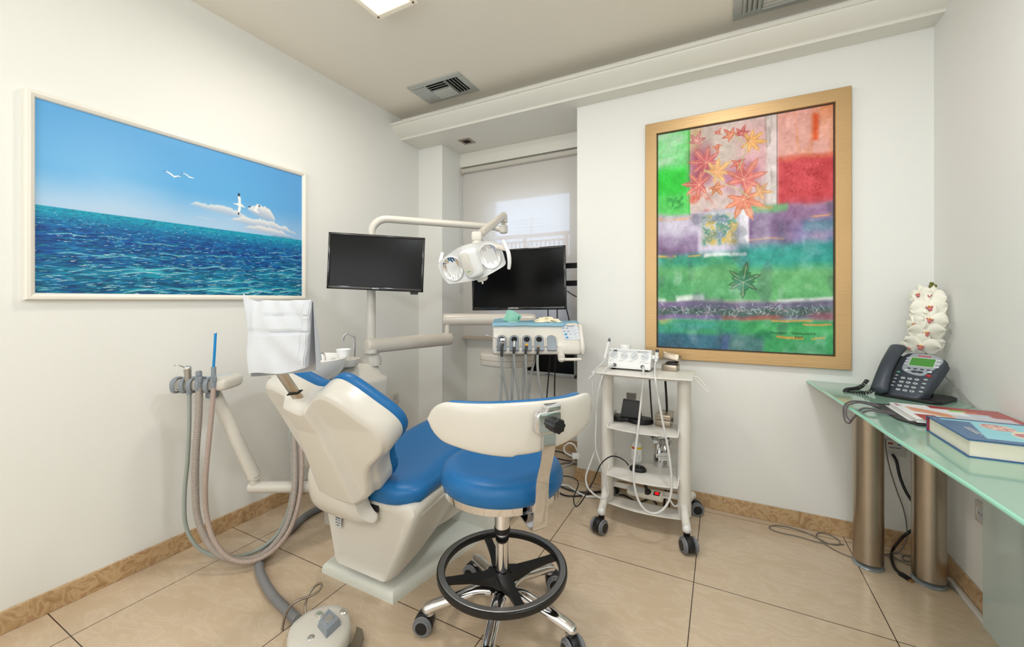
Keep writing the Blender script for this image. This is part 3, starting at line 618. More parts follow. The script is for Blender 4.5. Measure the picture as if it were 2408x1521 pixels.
obj('signature', text_bm('Γεώργια   Παпαιωγέλη', .020, Mt @ Matrix.Translation((0, .012, 0)), shear=.3), INK, abs_)
obj('signature', text_bm('2007', .020, Mt @ Matrix.Translation((.03, -.012, 0)), shear=.2), INK, abs_)

# ---------------- dental chair (axis along y at x = 1.1) ----------------
CX = 1.10
ch = thing('dental_chair', 'reclined dental treatment chair with blue upholstery and white shell on a pale base plate', 'dental chair', (CX, 1.7, 0))
bp = [(.80, 1.305), (1.25, 1.305), (1.285, 1.54), (1.335, 1.85), (1.39, 2.20), (1.36, 2.30), (.78, 2.30), (.74, 2.2), (.755, 1.7), (.774, 1.42)]
obj('base_plate', B().prism(bp, 0, .048, bevel=.030, topbevel=True, seg=4), PLATE, ch)
rp = B(); t = ngon_round(1.22, 2.12, .36, .42, .06); rp.prism(t, .03, .155, bevel=.04, topbevel=True, seg=4)
obj('lift_pedestal', rp, PLATE, ch)
# body cover: lofted cross-sections along y
rings = []
def rr_ring(y, xa, xb, za, zb, xa2, xb2, r=.05, n=5):
    # bottom edge xa..xb at za, top edge xa2..xb2 at zb
    out = []
    cs = [(xb, za, -90), (xb2, zb, 0), (xa2, zb, 90), (xa, za, 180)]
    for (x, z, a0) in cs:
        ox = -r if a0 in (-90, 0) else r; oz = r if a0 in (-90, 180) else -r
        for k in range(n+1):
            a = math.radians(a0+90*k/n); out.append((x+ox+r*math.cos(a), y, z+oz+r*math.sin(a)))
    return out
for (y, xa, xb, za, zb, xa2, xb2, r) in ((1.285, .955, 1.23, .125, .40, .90, 1.33, .03), (1.272, .93, 1.25, .11, .43, .865, 1.365, .035), (1.285, .92, 1.262, .105, .455, .85, 1.385, .04), (1.33, .915, 1.268, .105, .465, .845, 1.39, .04),
      (1.45, .915, 1.268, .125, .465, .85, 1.375, .04), (1.60, .915, 1.265, .175, .465, .87, 1.35, .04), (1.75, .92, 1.262, .245, .47, .885, 1.325, .04), (1.95, .93, 1.255, .335, .475, .90, 1.30, .035), (2.15, .94, 1.25, .37, .47, .92, 1.28, .03), (2.17, .96, 1.23, .38, .46, .94, 1.26, .025)):
    rings.append(rr_ring(y, xa, xb, za, zb, xa2, xb2, r))
obj('body_cover', B().loft(rings), WHITE, ch, angle=50)
# side groove line under the seat
gv = B(); gv.tube([(1.375, 1.34, .40), (1.362, 1.5, .405), (1.335, 1.7, .41), (1.30, 1.95, .42)], .007, seg=8); obj('trim_ridge', gv, WHITE, ch)
# lifting arm between body and pedestal
la_ = B(); la_.prism([(1.35, .18), (1.75, .13), (2.25, .10), (2.25, .22), (2.0, .34), (1.45, .30)], .98, 1.21, frame((0, 0, 0), (0, 1, 0), (0, 0, 1), (1, 0, 0)), bevel=.015)
obj('lift_arm', la_, CREAM, ch)
# hinge cover: curved bracket carrying the backrest
hp = []
for k in range(13):
    a = PI*(.94-.62*k/12*1.0); pass
hs_ = []
for y0_, z0_, y1_, z1_, xa_, xb_ in ((1.150, .62, 1.262, .60, .885, 1.165), (1.146, .55, 1.262, .55, .872, 1.168), (1.150, .48, 1.262, .50, .868, 1.170), (1.162, .425, 1.264, .46, .870, 1.174), (1.185, .385, 1.268, .43, .875, 1.186), (1.220, .358, 1.272, .405, .885, 1.205), (1.262, .345, 1.276, .385, .900, 1.228)):
    n6 = 5; ring = []
    for k in range(n6+1): ring.append((xa_+.02*(1 if k in (0, n6) else 0)*0+(xb_-xa_)*k/n6, y0_+(.014 if k in (0, n6) else 0), z0_))
    for k in range(n6, -1, -1): ring.append((xa_+(xb_-xa_)*k/n6, y1_, z1_))
    hs_.append(ring)
obj('hinge_cover', B().loft(hs_), WHITE, ch, angle=60, sub=1)
obj('hinge_gap', B().b2((.92, 1.268, .40), (1.20, 1.274, .425)), DARK, ch)
# seat and leg cushion
def seatw(y):
    return np.interp(y, [1.27, 1.33, 1.5, 1.9, 2.3, 2.5], [.235, .285, .27, .22, .19, .17])
def seatz(y): return np.interp(y, [1.27, 1.5, 1.7, 1.9, 2.0, 2.15, 2.35, 2.55], [.535, .535, .552, .585, .592, .572, .50, .42])
rings = []
ys = [1.262, 1.27, 1.29, 1.33, 1.40, 1.5, 1.6, 1.7, 1.8, 1.9, 2.0, 2.1, 2.2, 2.3, 2.4, 2.46, 2.485, 2.495]
for i, y in enumerate(ys):
    e = min(1, max(0, (y-1.255)/.06)); e2 = min(1, max(0, (2.50-y)/.05)); rnd = math.sqrt(1-(1-e)**2)*math.sqrt(1-(1-e2)**2)
    w_ = seatw(y)-.05*(1-rnd); th = .105; zc = seatz(y)-th/2; hh = th/2*(.35+.65*rnd); ring = []
    for k in range(40):
        a = 2*PI*k/40; ca, sa = math.cos(a), math.sin(a); ex = .42
        x = CX+w_*math.copysign(abs(ca)**ex, ca); z = zc+hh*math.copysign(abs(sa)**.75, sa)
        if sa > 0: z -= .018*max(0, 1-((x-CX)/(w_*.7))**2)*rnd
        ring.append((x, y, z))
    rings.append(ring)
obj('seat_cushion', B().loft(rings), BLUE, ch, angle=60)
# backrest: polar shell in its own leaning plane
kk = .60; L_ = math.sqrt(1+kk*kk); up_ = V((0, -kk/L_, 1/L_)); nb = V((0, -1/L_, -kk/L_))     # up along the lean, outwards to the rear
O_ = V((CX, 1.275, .55)); MB_ = frame(O_, (1, 0, 0), up_, nb)
right = [(0, -.045), (.08, -.045), (.125, -.03), (.15, .02), (.16, .06), (.178, .11), (.208, .155), (.246, .188), (.283, .222), (.306, .262), (.308, .305), (.288, .35), (.255, .395), (.22, .44), (.186, .478), (.155, .503), (.125, .511), (.088, .500), (.05, .478), (.02, .463)]
left = [(-.02, .463), (-.05, .473), (-.10, .492), (-.15, .507), (-.20, .512), (-.24, .50), (-.265, .46), (-.275, .38), (-.265, .30), (-.245, .22), (-.218, .15), (-.188, .08), (-.167, .02), (-.135, -.03), (-.08, -.045)]
outl = [V((a, b, 0)) for a, b in right+left]
outl = smooth_path(outl, 6, True)
cen = V((0, .27, 0))
def bshell(s_): 
    return [cen+(p-cen)*s_ for p in outl]
def curve(p): return -.30*p.x*p.x
def bul(p, s_):   # rearward bulge of the shell: flat panel with a raised central spine
    u_, v_ = p.x+.02, p.y
    wd_ = .112-.050*min(1, max(0, v_/.45)); a_ = abs(u_)/wd_
    q = min(1, max(0, (1.28-a_)/.42)); q = q*q*(3-2*q)
    spine = .036*q
    low = .050*max(0, 1-max(0, v_)/.34)
    e = min(1, (1-s_)*7)
    return .056+spine*e+low*min(1, (1-s_)*5+.35)
rings = []
for s_, dz, md in ((1.0, -.035, 0), (1.0, 0, 0), (1.0, .022, 0), (.992, .036, 0), (.975, .046, 0), (.955, .050, .0), (.94, None, .5))+tuple((.925-.025*k_, None, 1) for k_ in range(37)):
    rings.append([V((p.x, p.y, curve(p)+(dz if dz is not None else .050*(1-md)+bul(p, s_)*md))) for p in bshell(s_)])
obj('backrest_shell', B().loft(rings, M=MB_), WHITE, ch, angle=70)
rings = []
for s_, dz in ((.6, -.035), (.985, -.032), (1.006, -.038), (1.010, -.054), (1.0, -.070), (.96, -.082), (.85, -.088), (.6, -.084), (.3, -.08), (.05, -.078)):
    rings.append([V((p.x, p.y, curve(p)+dz)) for p in bshell(s_)])
obj('backrest_cushion', B().loft(rings, M=MB_), BLUE, ch, angle=60)
# lower back roll of the cushion
obj('lumbar_pad', B().prism(ngon_round(0, .05, .33, .16, .07), -.09, -.035, MB_, bevel=.03), BLUE, ch, angle=60)
# head support bar in its slot
sl = V((1.092, 0.963, 0.962)); tp = V((1.07, 0.918, 1.05))
hv = V((1.049, 0.907, 1.171))
dirb = (tp-sl).normalized()
bx = V((1, 0, 0)); bx = (bx-dirb*bx.dot(dirb)).normalized(); bn = dirb.cross(bx)
Mb = frame(sl-dirb*.02, bx, bn, dirb)
obj('slot', B().box((0, 0, .016), (.078, .026, .006), M=Mb, bevel=.004), DARK, ch)
obj('headrest_bar', B().box((0, 0, .12), (.062, .012, .26), M=Mb, bevel=.003), mat('steel_bar', (196, 184, 168), .28, 1.), ch, label='flat brushed steel headrest bar')
# maker's plate
Mp = frame(V((.955, 1.2695, .30)), (1, 0, -.06), (0.0, 0, 1), (0, -1, 0))
npl = obj('name_plate', B().box((0, 0, 0), (.040, .052, .0016), M=Mp), LGREY, ch, label='small silver rating plate with black print')
ntx = text_bm('CASTELLINI', .0058, Mp @ Matrix.Translation((0, .014, .0012)), bold=.0002)
for i, s_ in enumerate(('UNIT TYPE 3', 'INPUT 230 V', 'CE 0051')):
    ntx.merge(text_bm(s_, .0055, Mp @ Matrix.Translation((0, .004-.011*i, .0012))).bm)
obj('printing', ntx, DARK, npl)

# headrest pad with paper cover
hc = thing('headrest_cover', 'crinkled white disposable paper cover over the headrest of the dental chair', 'paper cover', V((1.07, 0.918, 1.047)))
c4 = [V((1.094, 0.807, 1.049)), V((1.261, 0.893, 1.069)), V((1.243, 0.929, 1.3)), V((1.043, 0.825, 1.306))]
Pn = ((c4[1]-c4[0]).cross(c4[3]-c4[0])).normalized()
if Pn.y > 0: Pn = -Pn
rg = random.Random(4)
# pillow like paper bag: front sheet facing the camera, back sheet falling behind
NB = 34
def front(u_, v_):
    p = (c4[0]*(1-u_)+c4[1]*u_)*(1-v_)+(c4[3]*(1-u_)+c4[2]*u_)*v_
    bl_ = math.sin(PI*u_)**.5*math.sin(PI*min(1, v_*.9+.08))**.5*.026+.012*math.exp(-((u_-.0)/.06)**2)*math.exp(-((v_-1)/.2)**2)
    cr = .004*math.sin(9*u_+4*v_)*math.sin(7*v_-3*u_)+.003*math.sin(21*u_*v_+5*u_)
    fold = -.010*math.exp(-((v_-.55+.03*u_)/.014)**2)-.007*math.exp(-((v_-.78+.03*u_)/.012)**2)*(u_ > .35)-.006*math.exp(-((u_-.12)/.012)**2)*(v_ > .5)+.006*math.sin(14*(u_+.6*v_))*(1-v_)*.6
    edge = -.012*u_*0+.006*math.sin(6*u_+1)*math.exp(-v_*8)+(.014*math.exp(-(u_/.05)**2)-.008*math.exp(-((u_-.2)/.1)**2)-.006*math.sin(PI*u_))*math.exp(-(1-v_)*7)
    return p+Pn*(bl_+cr+fold+.012)+V((0, 0, edge))
def back(u_, v_):
    p = (c4[0]*(1-u_)+c4[1]*u_)*(1-v_)+(c4[3]*(1-u_)+c4[2]*u_)*v_
    d = .10*math.sin(PI*u_)**.3*(1-.75*v_**1.5)
    return p-Pn*d+V((.02*(1-v_)*u_, .02*(1-v_)*u_, -.005*(1-v_)))
pb2 = B(); pb2.grid(front, NB, NB); pb2.grid(back, NB, 16)
obj('paper_sheet', pb2, PAPER, hc, angle=80)
sd = B()
def side(u_, v_):   # seam side going round to the rear, right hand side
    a = front(1, v_); b = back(1, v_); off = V((1.166, 1.024, 1.077))
    tip = off*(1-v_)+V((1.227, 0.943, 1.291))*v_
    return a.lerp(tip, u_)
sd.grid(side, 8, 20); obj('paper_side', sd, PAPER, hc, angle=80)
sm = B()
for q0, q1 in (((.915, .02), (.985, .97)),):
    sm.grid(lambda a, b: front(q0[0]+(q1[0]-q0[0])*a, q0[1]+(q1[1]-q0[1])*b)+Pn*(.0025+.0006*math.sin(b*260)), 3, 120)
obj('seam_strip', sm, PAPER, hc, angle=80)
obj('headrest_pad', B().box((-.02, .02, -.01), (.14, .03, .13), M=frame(sum(c4, V())/4-Pn*.045, (c4[1]-c4[0]).normalized(), -Pn, (c4[3]-c4[0]).normalized()), bevel=.02), BLUE, hc)

# ---------------- dental unit with bowl and pole ----------------
un = thing('dental_unit', 'white dental unit cabinet with spittoon bowl and tall pole beside the left wall', 'dental unit', (.47, 1.72, 0))
def rect_ring(z, xa, xb, ya, yb, r, n=6): return [(x, y, z) for x, y in ngon_round((xa+xb)/2, (ya+yb)/2, xb-xa, yb-ya, r, n)]
cab = B().loft([rect_ring(.36, .35, .60, 1.55, 1.88, .05), rect_ring(.345, .33, .62, 1.52, 1.90, .06), rect_ring(.36, .32, .63, 1.51, 1.91, .06), rect_ring(.60, .32, .64, 1.51, 1.92, .06), rect_ring(.80, .32, .65, 1.52, 1.925, .05), rect_ring(.825, .325, .645, 1.525, 1.92, .05), rect_ring(.845, .35, .62, 1.56, 1.90, .05), rect_ring(.90, .38, .595, 1.60, 1.885, .05), rect_ring(.915, .40, .575, 1.62, 1.87, .045)])
obj('cabinet', cab, WHITE, un, angle=50)
obj('support_leg', B().b2((.62, 1.60, .18), (1.0, 1.78, .34), bevel=.02), CREAM, un)
obj('floor_foot', B().prism(ngon_round(.5, 1.72, .20, .24, .05), 0, .36), CREAM, un)
px_, py_ = .55, 1.85
obj('pole', B().cyl((px_, py_, .90), (px_, py_, 1.70), .027), WHITE, un)
obj('pole_collar', B().lathe([(.062, .895), (.062, .93), (.050, .955), (.045, .97), (.045, .985), (.030, 1.0)], c=(px_, py_, 0)), WHITE, un)
bcx, bcy, bz = .50, 1.44, .985
bprof = [(.05, -.13), (.10, -.125), (.165, -.10), (.200, -.06), (.212, -.02), (.214, 0), (.208, .006), (.20, 0), (.185, -.03), (.15, -.055), (.08, -.075), (.02, -.085)]
obj('spittoon_bowl', B().lathe(bprof, c=(bcx, bcy, bz), sx=.92, sy=.98, seg=56), mat('ceramic', (238, 236, 230), .12, coat=.6), un)
obj('cup_rest', B().lathe([(.0, -.04), (.07, -.04), (.078, -.02), (.08, .0), (.074, .0), (.07, -.012), (0, -.014)], c=(.575, 1.63, .965)), WHITE, un)
rs = V((0.472, 1.577, 0.953)); re = V((0.534, 1.463, 0.947))
sp_ = B().tube([rs+V((0, 0, -.05)), rs+V((0, 0, .0)), V((0.476, 1.568, 0.991)), V((0.479, 1.547, 0.999)), V((0.486, 1.528, 0.984)), V((0.5, 1.501, 0.965)), re], .0065)
obj('rinse_spout', sp_, CHROME, un)
fp = [(0.511, 1.755, 0.937), (0.511, 1.755, 1.057), (0.513, 1.744, 1.081), (0.497, 1.714, 1.098), (0.491, 1.7, 1.094), (0.485, 1.696, 1.078), (0.482, 1.695, 1.058)]
fc = B().tube(fp, .0062); fc.cyl((0.511, 1.755, 0.937), (0.511, 1.755, 0.95), .011)
obj('cup_filler_tap', fc, CHROME, un)
# cup
cp = V((0.567, 1.626, 0.941))
cup = B().lathe([(.024, 0), (.026, .002), (.034, .050), (.0345, .052), (.036, .066), (.039, .076), (.041, .077), (.0385, .079), (.036, .076), (.033, .05), (.024, .004), (0, .004)], c=cp)
tag(obj('plastic_cup', cup, mat('cup_plastic', (244, 244, 246), .4)), 'small white plastic cup on the dental unit beside the bowl', 'cup')

# lamp boom on the pole with spring arm and head
lm = thing('operating_lamp', 'white dental operating lamp with two reflectors on a long curved boom', 'lamp', (px_, py_, 1.70))
e0 = V((0.577, 1.89, 1.796)); e1 = V((1.015, 2.42, 1.813))
zt_ = 1.815; endb = V((1.08, 2.487, 1.795)); endb.z = zt_-.02
bd = (endb-V((px_, py_, zt_))); bd.z = 0; bd.normalize()
path = [V((px_, py_, 1.66)), V((px_, py_, 1.70))]
for k in range(1, 9):
    a = PI/2*k/8; R0 = .10; path.append(V((px_, py_, 1.715))+bd*(R0-R0*math.cos(a))+V((0, 0, R0*math.sin(a))))
path.append(V((endb.x, endb.y, zt_)))
obj('boom', B().tube(path, .0235, seg=20, spline=False), WHITE, lm, angle=60)
j0 = endb+V((0, 0, .015)); jc = V((1.14, 2.496, 1.791)); jt = V((1.14, 2.496, 1.871))
obj('joint', B().cyl(j0, jc, .020, bevel=.003).cyl(jc+V((0, 0, -.022)), jc+V((0, 0, .036)), .029, bevel=.006), WHITE, lm)
obj('joint_cap', B().cyl(jc+V((0, 0, .042)), jt+V((0, 0, .02)), .028, bevel=.012).ball(jt+V((0, 0, .02)), .027), WHITE, lm)
sa0 = jt+V((0, 0, .022)); sa1 = V((1.255, 2.015, 1.691))
obj('spring_arm', B().tube([sa0, sa1], .026, seg=20, spline=False, flat=(.8, 1.0)).ball(sa0, .026), CREAM, lm)
kn = V((1.249, 1.978, 1.666))
obj('knuckle', B().box(kn, (.06, .062, .055), bevel=.014, rz=.4).cyl(kn+V((0, 0, -.055)), kn+V((0, 0, -.02)), .029, bevel=.005), WHITE, lm)
obj('neck', B().tube([kn+V((0, 0, -.05)), kn+V((0, 0, -.075)), V((1.262, 1.985, 1.595)), V((1.272, 2.024, 1.547))], lambda t_: .028-.006*t_, seg=16).cyl(kn+V((0, 0, -.061)), kn+V((0, 0, -.056)), .0295), WHITE, lm)
hc_ = V((1.235, 1.937, 1.514))
hl = V((1.062, 1.882, 1.461)); hr = V((1.404, 1.991, 1.552))
hx = (hr-hl).normalized(); hw = (hr-hl).length
tocam = (V((2.496, 0, 1.3))-hc_).normalized(); hz_ = (tocam+V((-.15, -.05, -.10))); hz_ = (hz_-hx*hz_.dot(hx)).normalized(); hy = hz_.cross(hx)
MH = frame(hc_, hx, hy, hz_)
W2 = hw/2*1.03
# body outline (half ellipse like leaf shape), front plate with two oval openings
ol = [(-W2, .012), (-W2*.97, .045), (-W2*.72, .070), (-W2*.3, .098), (0, .104), (W2*.35, .099), (W2*.78, .082), (W2*.93, .062), (W2*.99, .02), (W2, -.03), (W2*.97, -.062), (W2*.7, -.080), (W2*.3, -.098), (0, -.104), (-W2*.35, -.098), (-W2*.75, -.088), (-W2*.88, -.076), (-W2*.98, -.03)]
ol = [(p.x, p.y) for p in smooth_path([V((a, b, 0)) for a, b in ol], 3, True)]
hd = B(); t = [[V((x*s_, y*s_, z_)) for x, y in ol] for s_, z_ in ((.55, -.085), (.82, -.070), (.97, -.035), (1.0, -.008), (1.0, .0), (.965, -.004))]
hd.loft(t, M=MH); obj('head_shell', hd, WHITE2, lm, angle=50)
for sgn, nm in ((-1, 'reflector'), (1, 'reflector')):
    ocx = sgn*W2*.60; rx_, ry_ = W2*.30, .068
    Mo = MH @ Matrix.Translation((ocx, -.006 if sgn < 0 else .006, 0)) @ Matrix.Rotation(.10, 4, 'Z')
    rf = B(); rf.grid(lambda a, b: (rx_*a*math.cos(2*PI*b), ry_*a*math.sin(2*PI*b), -.014+.012*a*a+(.0022 if int((a*math.cos(2*PI*b)+1)*4.5) % 2 else 0)), 26, 72)
    o1 = obj(nm, rf, CHROME if sgn < 0 else mat('satin_reflector', (236, 236, 238), .22, .75), lm, angle=20, label='ribbed oval mirror reflector')
    o1.location = V(o1.location)+hz_*.0155
    rm = B(); n_ = 48
    rm.loft([[V((rx_*s_*math.cos(2*PI*k/n_), ry_*s_*math.sin(2*PI*k/n_), z_)) for k in range(n_)] for s_, z_ in ((.97, 0.0), (1.0, .006), (1.03, .007), (1.07, .004), (1.08, -.004))], caps=False, M=Mo)
    obj('reflector_rim', rm, WHITE2, lm, angle=60)
    o1.matrix_basis = Matrix.Translation(o1.matrix_basis.translation)
    o1.data.transform(Matrix.Translation(-V(lm.location)).inverted()); o1.data.transform((MH @ Matrix.Translation((ocx, -.006 if sgn < 0 else .006, 0)) @ Matrix.Rotation(.10, 4, 'Z')) ); o1.data.transform(Matrix.Translation(-V(lm.location))); o1.location = hz_*.004
bk = B(); bk.prism(ngon_round(.006, -.004, .105, .165, .035), -.005, .058, MH @ Matrix.Rotation(.06, 4, 'Z'), bevel=.022, topbevel=True, seg=5)
obj('lamp_housing', bk, WHITE2, lm, angle=60)
pg = B(); pg.prism(ngon_round(-.012, .004, .052, .13, .024), .056, .0605, MH @ Matrix.Rotation(.06, 4, 'Z'), bevel=.002); obj('housing_cover', pg, WHITE, lm)
obj('emblem', text_bm('faro', .013, MH @ Matrix.Translation((-.012, -.045, .0612)), bold=.0003), mat('emblem_green', (110, 180, 90), .5), lm)
obj('lower_knob', B().prism(ngon_round(.03, -.105, .062, .036, .016), -.05, -.01, MH, bevel=.006).cyl(MH @ V((.028, -.12, -.02)), MH @ V((.026, -.135, -.01)), .005), WHITE, lm)
ha = B(); h0 = [(1.417, 1.986, 1.629), (1.439, 1.975, 1.596), (1.456, 1.973, 1.555), (1.46, 1.975, 1.513), (1.453, 1.983, 1.478)]
ha.tube(h0, lambda t_: .0095+.002*math.sin(PI*t_), seg=14); ha.ball(h0[0], .0095).ball(h0[-1], .0095)
obj('handle', ha, WHITE2, lm, angle=70)
obj('handle_bracket', B().b2((0, -.012, -.010), (1, .012, .010), bevel=.003, M=frame(MH @ V((W2*.55, .082, -.03)), (V((1.432, 1.983, 1.585))-MH @ V((W2*.55, .082, -.03))), (0, 0, 1), hz_)), CREAM, lm)
hb_ = B(); hb_.tube([(1.053, 1.911, 1.572), (1.052, 1.899, 1.541), (1.052, 1.888, 1.511)], .0105, seg=12); hb_.ball((1.053, 1.911, 1.57), .0105); obj('handle', hb_, WHITE2, lm)

# monitor on the pole
mo = thing('monitor', 'black flat screen monitor tilted on the white pole', 'monitor', V((0.632, 1.795, 1.534)))
c_ = [V((0.457, 1.603, 1.362)), V((0.896, 1.92, 1.354)), V((0.918, 1.931, 1.667)), V((0.469, 1.609, 1.703))]
mc = sum(c_, V())/4; mx_ = ((c_[1]-c_[0])+(c_[2]-c_[3])).normalized(); my_ = ((c_[3]-c_[0])+(c_[2]-c_[1])); my_ = (my_-mx_*my_.dot(mx_)).normalized(); mz_ = mx_.cross(my_)
if mz_.y > 0: mz_ = -mz_
MM = frame(mc, mx_, my_, mz_); mw = ((c_[1]-c_[0]).length+(c_[2]-c_[3]).length)/2; mh = ((c_[3]-c_[0]).length+(c_[2]-c_[1]).length)/2
def screen_thing(t, MM, mw, mh, bz_, brand, frame_m, lowb=.02, topb=None, tsz=.011, tcol=(200, 200, 200), back=.04, txx=0):
    topb = topb or bz_
    f = B(); z1_ = .006
    f.box((0, mh/2-topb/2, 0), (mw, topb, .03), M=MM, bevel=.004).box((0, -mh/2+lowb/2, 0), (mw, lowb, .03), M=MM, bevel=.004).box((-mw/2+bz_/2, 0, 0), (bz_, mh, .03), M=MM, bevel=.004).box((mw/2-bz_/2, 0, 0), (bz_, mh, .03), M=MM, bevel=.004)
    obj('bezel', f, frame_m, t, angle=30)
    obj('screen', B().box((0, (lowb-topb)/2, .003), (mw-bz_*1.6, mh-topb-lowb+.006, .012), M=MM), SCREEN, t)
    obj('back_cover', B().box((0, 0, -back/2-.008), (mw*.94, mh*.90, back), M=MM, bevel=.012), BLACK, t)
    if brand: obj('brand_lettering', text_bm(brand, tsz, MM @ Matrix.Translation((txx, -mh/2+lowb*.35, .0154)), bold=.0004), mat('lettering', tcol, .4), t)
screen_thing(mo, MM, mw, mh, .014, 'MANTA', GLOSSB, .022)
obj('sensor_foot', B().prism([(-.02, -.012), (.02, -.012), (.025, .006), (-.025, .006)], -.008, .008, MM @ Matrix.Translation((mw/2-.052, -mh/2-.003, 0))), BLACK, mo)
obj('pole_clamp', B().cyl(V((px_, py_, mc.z-.03)), V((px_, py_, mc.z+.03)), .036, bevel=.004).cyl(V((px_, py_, mc.z)), mc-mz_*.04, .018), WHITE, mo)

# ---------------- delivery unit ----------------
du = thing('delivery_unit', 'white instrument delivery table with keypad on two folding arms in front of the window', 'instrument table', (px_, py_, 1.0))
A0 = V((px_+.01, py_-.06, 1.018)); A0 = V((0.576, 1.822, 1.022)); A1 = V((0.719, 2.413, 1.018)); A0.z = A1.z = 1.018
def arm(a, b, r, m, name, squash=(.82, 1.0)):
    d = (V(b)-V(a)).normalized(); q_ = B().tube([V(a)-d*.030, V(a)-d*.028, V(a)-d*.022, V(a), V(b), V(b)+d*.022, V(b)+d*.028, V(b)+d*.030], lambda t_: r*(.80 if t_ in (0., 1.) else .93 if (t_ < .15 or t_ > .85) else .985 if (t_ < .3 or t_ > .7) else 1), seg=24, spline=False, flat=squash); return obj(name, q_, m, du, angle=50)
Z1 = A0.z
arm(A0, A1, .046, CREAM, 'lower_arm')
obj('elbow_post', B().cyl(A1+V((0, 0, .03)), A1+V((0, 0, .12)), .020), CREAM, du)
B0 = V(A1); B0.z = 1.160; B1 = V((1.248, 2.732, 1.165)); B1.z = 1.160
arm(B0, B1, .043, CREAM, 'upper_arm')
obj('swivel', B().cyl((A0.x, A0.y, .975), (A0.x, A0.y, 1.0), .04).cyl((px_, py_, .965), (px_, py_, 1.0), .05), WHITE, du)
RX = V((.8885, .4589, 0)); FN = V((.4589, -.8885, 0)); UP = V((0, 0, 1))
hc0 = V((1.464, 2.337, 1.129)); MD = frame(hc0, RX, UP, FN)      # local: x right, y up, z towards the viewer
# profile in (z toward viewer, y up); width from xl to xr
xl, xr_ = -.275, .262
prof2 = [(-.30, -.035), (-.30, .018), (-.28, .026), (-.02, .026), (.0, .020), (.085, -.100), (.098, -.128), (.094, -.152), (.075, -.160), (.0, -.150), (-.10, -.09)]
Mpf = MD @ Matrix(((0, 0, 1, 0), (0, 1, 0, 0), (1, 0, 0, 0), (0, 0, 0, 1)))
obj('table_head', B().prism(prof2, xl, xr_, Mpf, bevel=.012, seg=3), WHITE, du, angle=45)
obj('side_bumper', B().prism([(.02, .02), (.098, -.10), (.108, -.128), (.10, -.156), (.07, -.165), (.0, -.15), (-.1, -.09), (-.25, -.03), (-.25, .01)], xr_-.004, xr_+.026, Mpf, bevel=.012), WHITE, du, angle=45)
slope = math.atan2(.085, .12)
def panelM(x, s_, off=.001):   # point on the sloping front: s_ metres down from the top edge
    o = MD @ V((x, .020-s_*math.cos(slope), .0+s_*math.sin(slope)))
    yv = (MD.to_3x3() @ V((0, math.cos(slope), -math.sin(slope)))); zv = (MD.to_3x3() @ V((0, math.sin(slope), math.cos(slope))))
    return frame(o+zv*off, RX, yv, zv)
hx5 = [-.218, -.142, -.065, .010, .086]
for i, x in enumerate(hx5):
    hm = B(); arch = [(-.029, -.075), (.029, -.075)]+[(.029*math.cos(PI*k/10), .0+.029*math.sin(PI*k/10)) for k in range(11)]
    Mh = panelM(x, .112, -.006)
    hm.prism([(a, b) for a, b in arch], 0, .012, Mh, bevel=.003)
    hp_ = obj('instrument_holder', hm, GREY, du, label='grey arched instrument holder')
    rim = B(); rim.tube([Mh @ V((.033*math.cos(PI*k/12), .0+.033*math.sin(PI*k/12), .010)) for k in range(13)]+[Mh @ V((-.033, -.05, .010))], .0042, seg=8, spline=False); rim.tube([Mh @ V((.033, 0, .010)), Mh @ V((.033, -.05, .010))], .0042, seg=8, spline=False)
    obj('holder_rim', rim, WHITE, du, angle=60)
    if i < 4: obj('holder_socket', B().cyl(Mh @ V((0, 0, .010)), Mh @ V((0, 0, .0135)), .018), DARK if i else DARK, du)
kp = panelM(.212, .060, 0)
kpo = obj('keypad', B().prism([(-.064, .052), (.040, .052), (.064, -.045), (.058, -.052), (-.040, -.052), (-.048, -.045)], -.002, .003, kp, bevel=.001), mat('keypad_grey', (196, 200, 206), .35), du, label='grey membrane keypad with blue symbols')
BTB = mat('button_blue', (24, 134, 184), .4); BTW = mat('button_white', (240, 242, 244), .4)
def kb(x, y, m, sc_=1., ring=False):
    o_b = B().lathe([(.0075*sc_, 0), (.007*sc_, .0010), (0, .0012)], M=kp @ Matrix.Translation((x, y, .003)) @ Matrix.Diagonal((1.25, .9, 1, 1)), seg=18); obj('key', o_b, m, kpo)
for r_ in range(4):
    sx0 = .006*r_
    kb(.034+sx0, .032-.023*r_, BTW, .9); obj('key_mark', text_bm(('P1', 'P2', 'P3', 'P4')[r_], .0075, kp @ Matrix.Translation((.034+sx0, .030-.023*r_, .0044)), bold=.0003), BTB, kpo)
for r_, s3 in ((2, 0), (3, 1)):
    sx0 = .006*r_
    kb(-.047+sx0, .032-.023*r_, BTB); kb(-.020+sx0, .032-.023*r_, LGREY); kb(.007+sx0, .032-.023*r_, LGREY)
    for xx, tt in ((-.020, 'OI'[s3]), (.007, 'H+'[s3])): obj('key_mark', text_bm(tt, .008, kp @ Matrix.Translation((xx+sx0, .029-.023*r_, .0044)), bold=.0004), BTB, kpo)
for r_ in (0, 1):
    for x in (-.048, -.024):
        q_ = B(); Mq = kp @ Matrix.Translation((x+.006*r_, .032-.023*r_, .003)); q_.prism([(-.008, -.004), (.008, -.004), (.008, -.002), (.002, 0), (.003, .005) if x > -.03 else (-.003, .005), (-.001, .001), (-.008, -.002)], 0, .0006, Mq); obj('key_symbol', q_, mat('symbol_grey', (92, 110, 112), .5), kpo)
q_ = B().prism([(-.030, .050), (.022, .050), (.012, .042), (-.004, .040), (-.020, .042)], .003, .0036, kp); obj('brand_badge', q_, mat('badge_dark', (66, 84, 100), .4), kpo)
obj('brand_lettering', text_bm('CASTELLINI', .0062, kp @ Matrix.Translation((-.004, .0435, .0038)), bold=.0002), BTW, kpo)
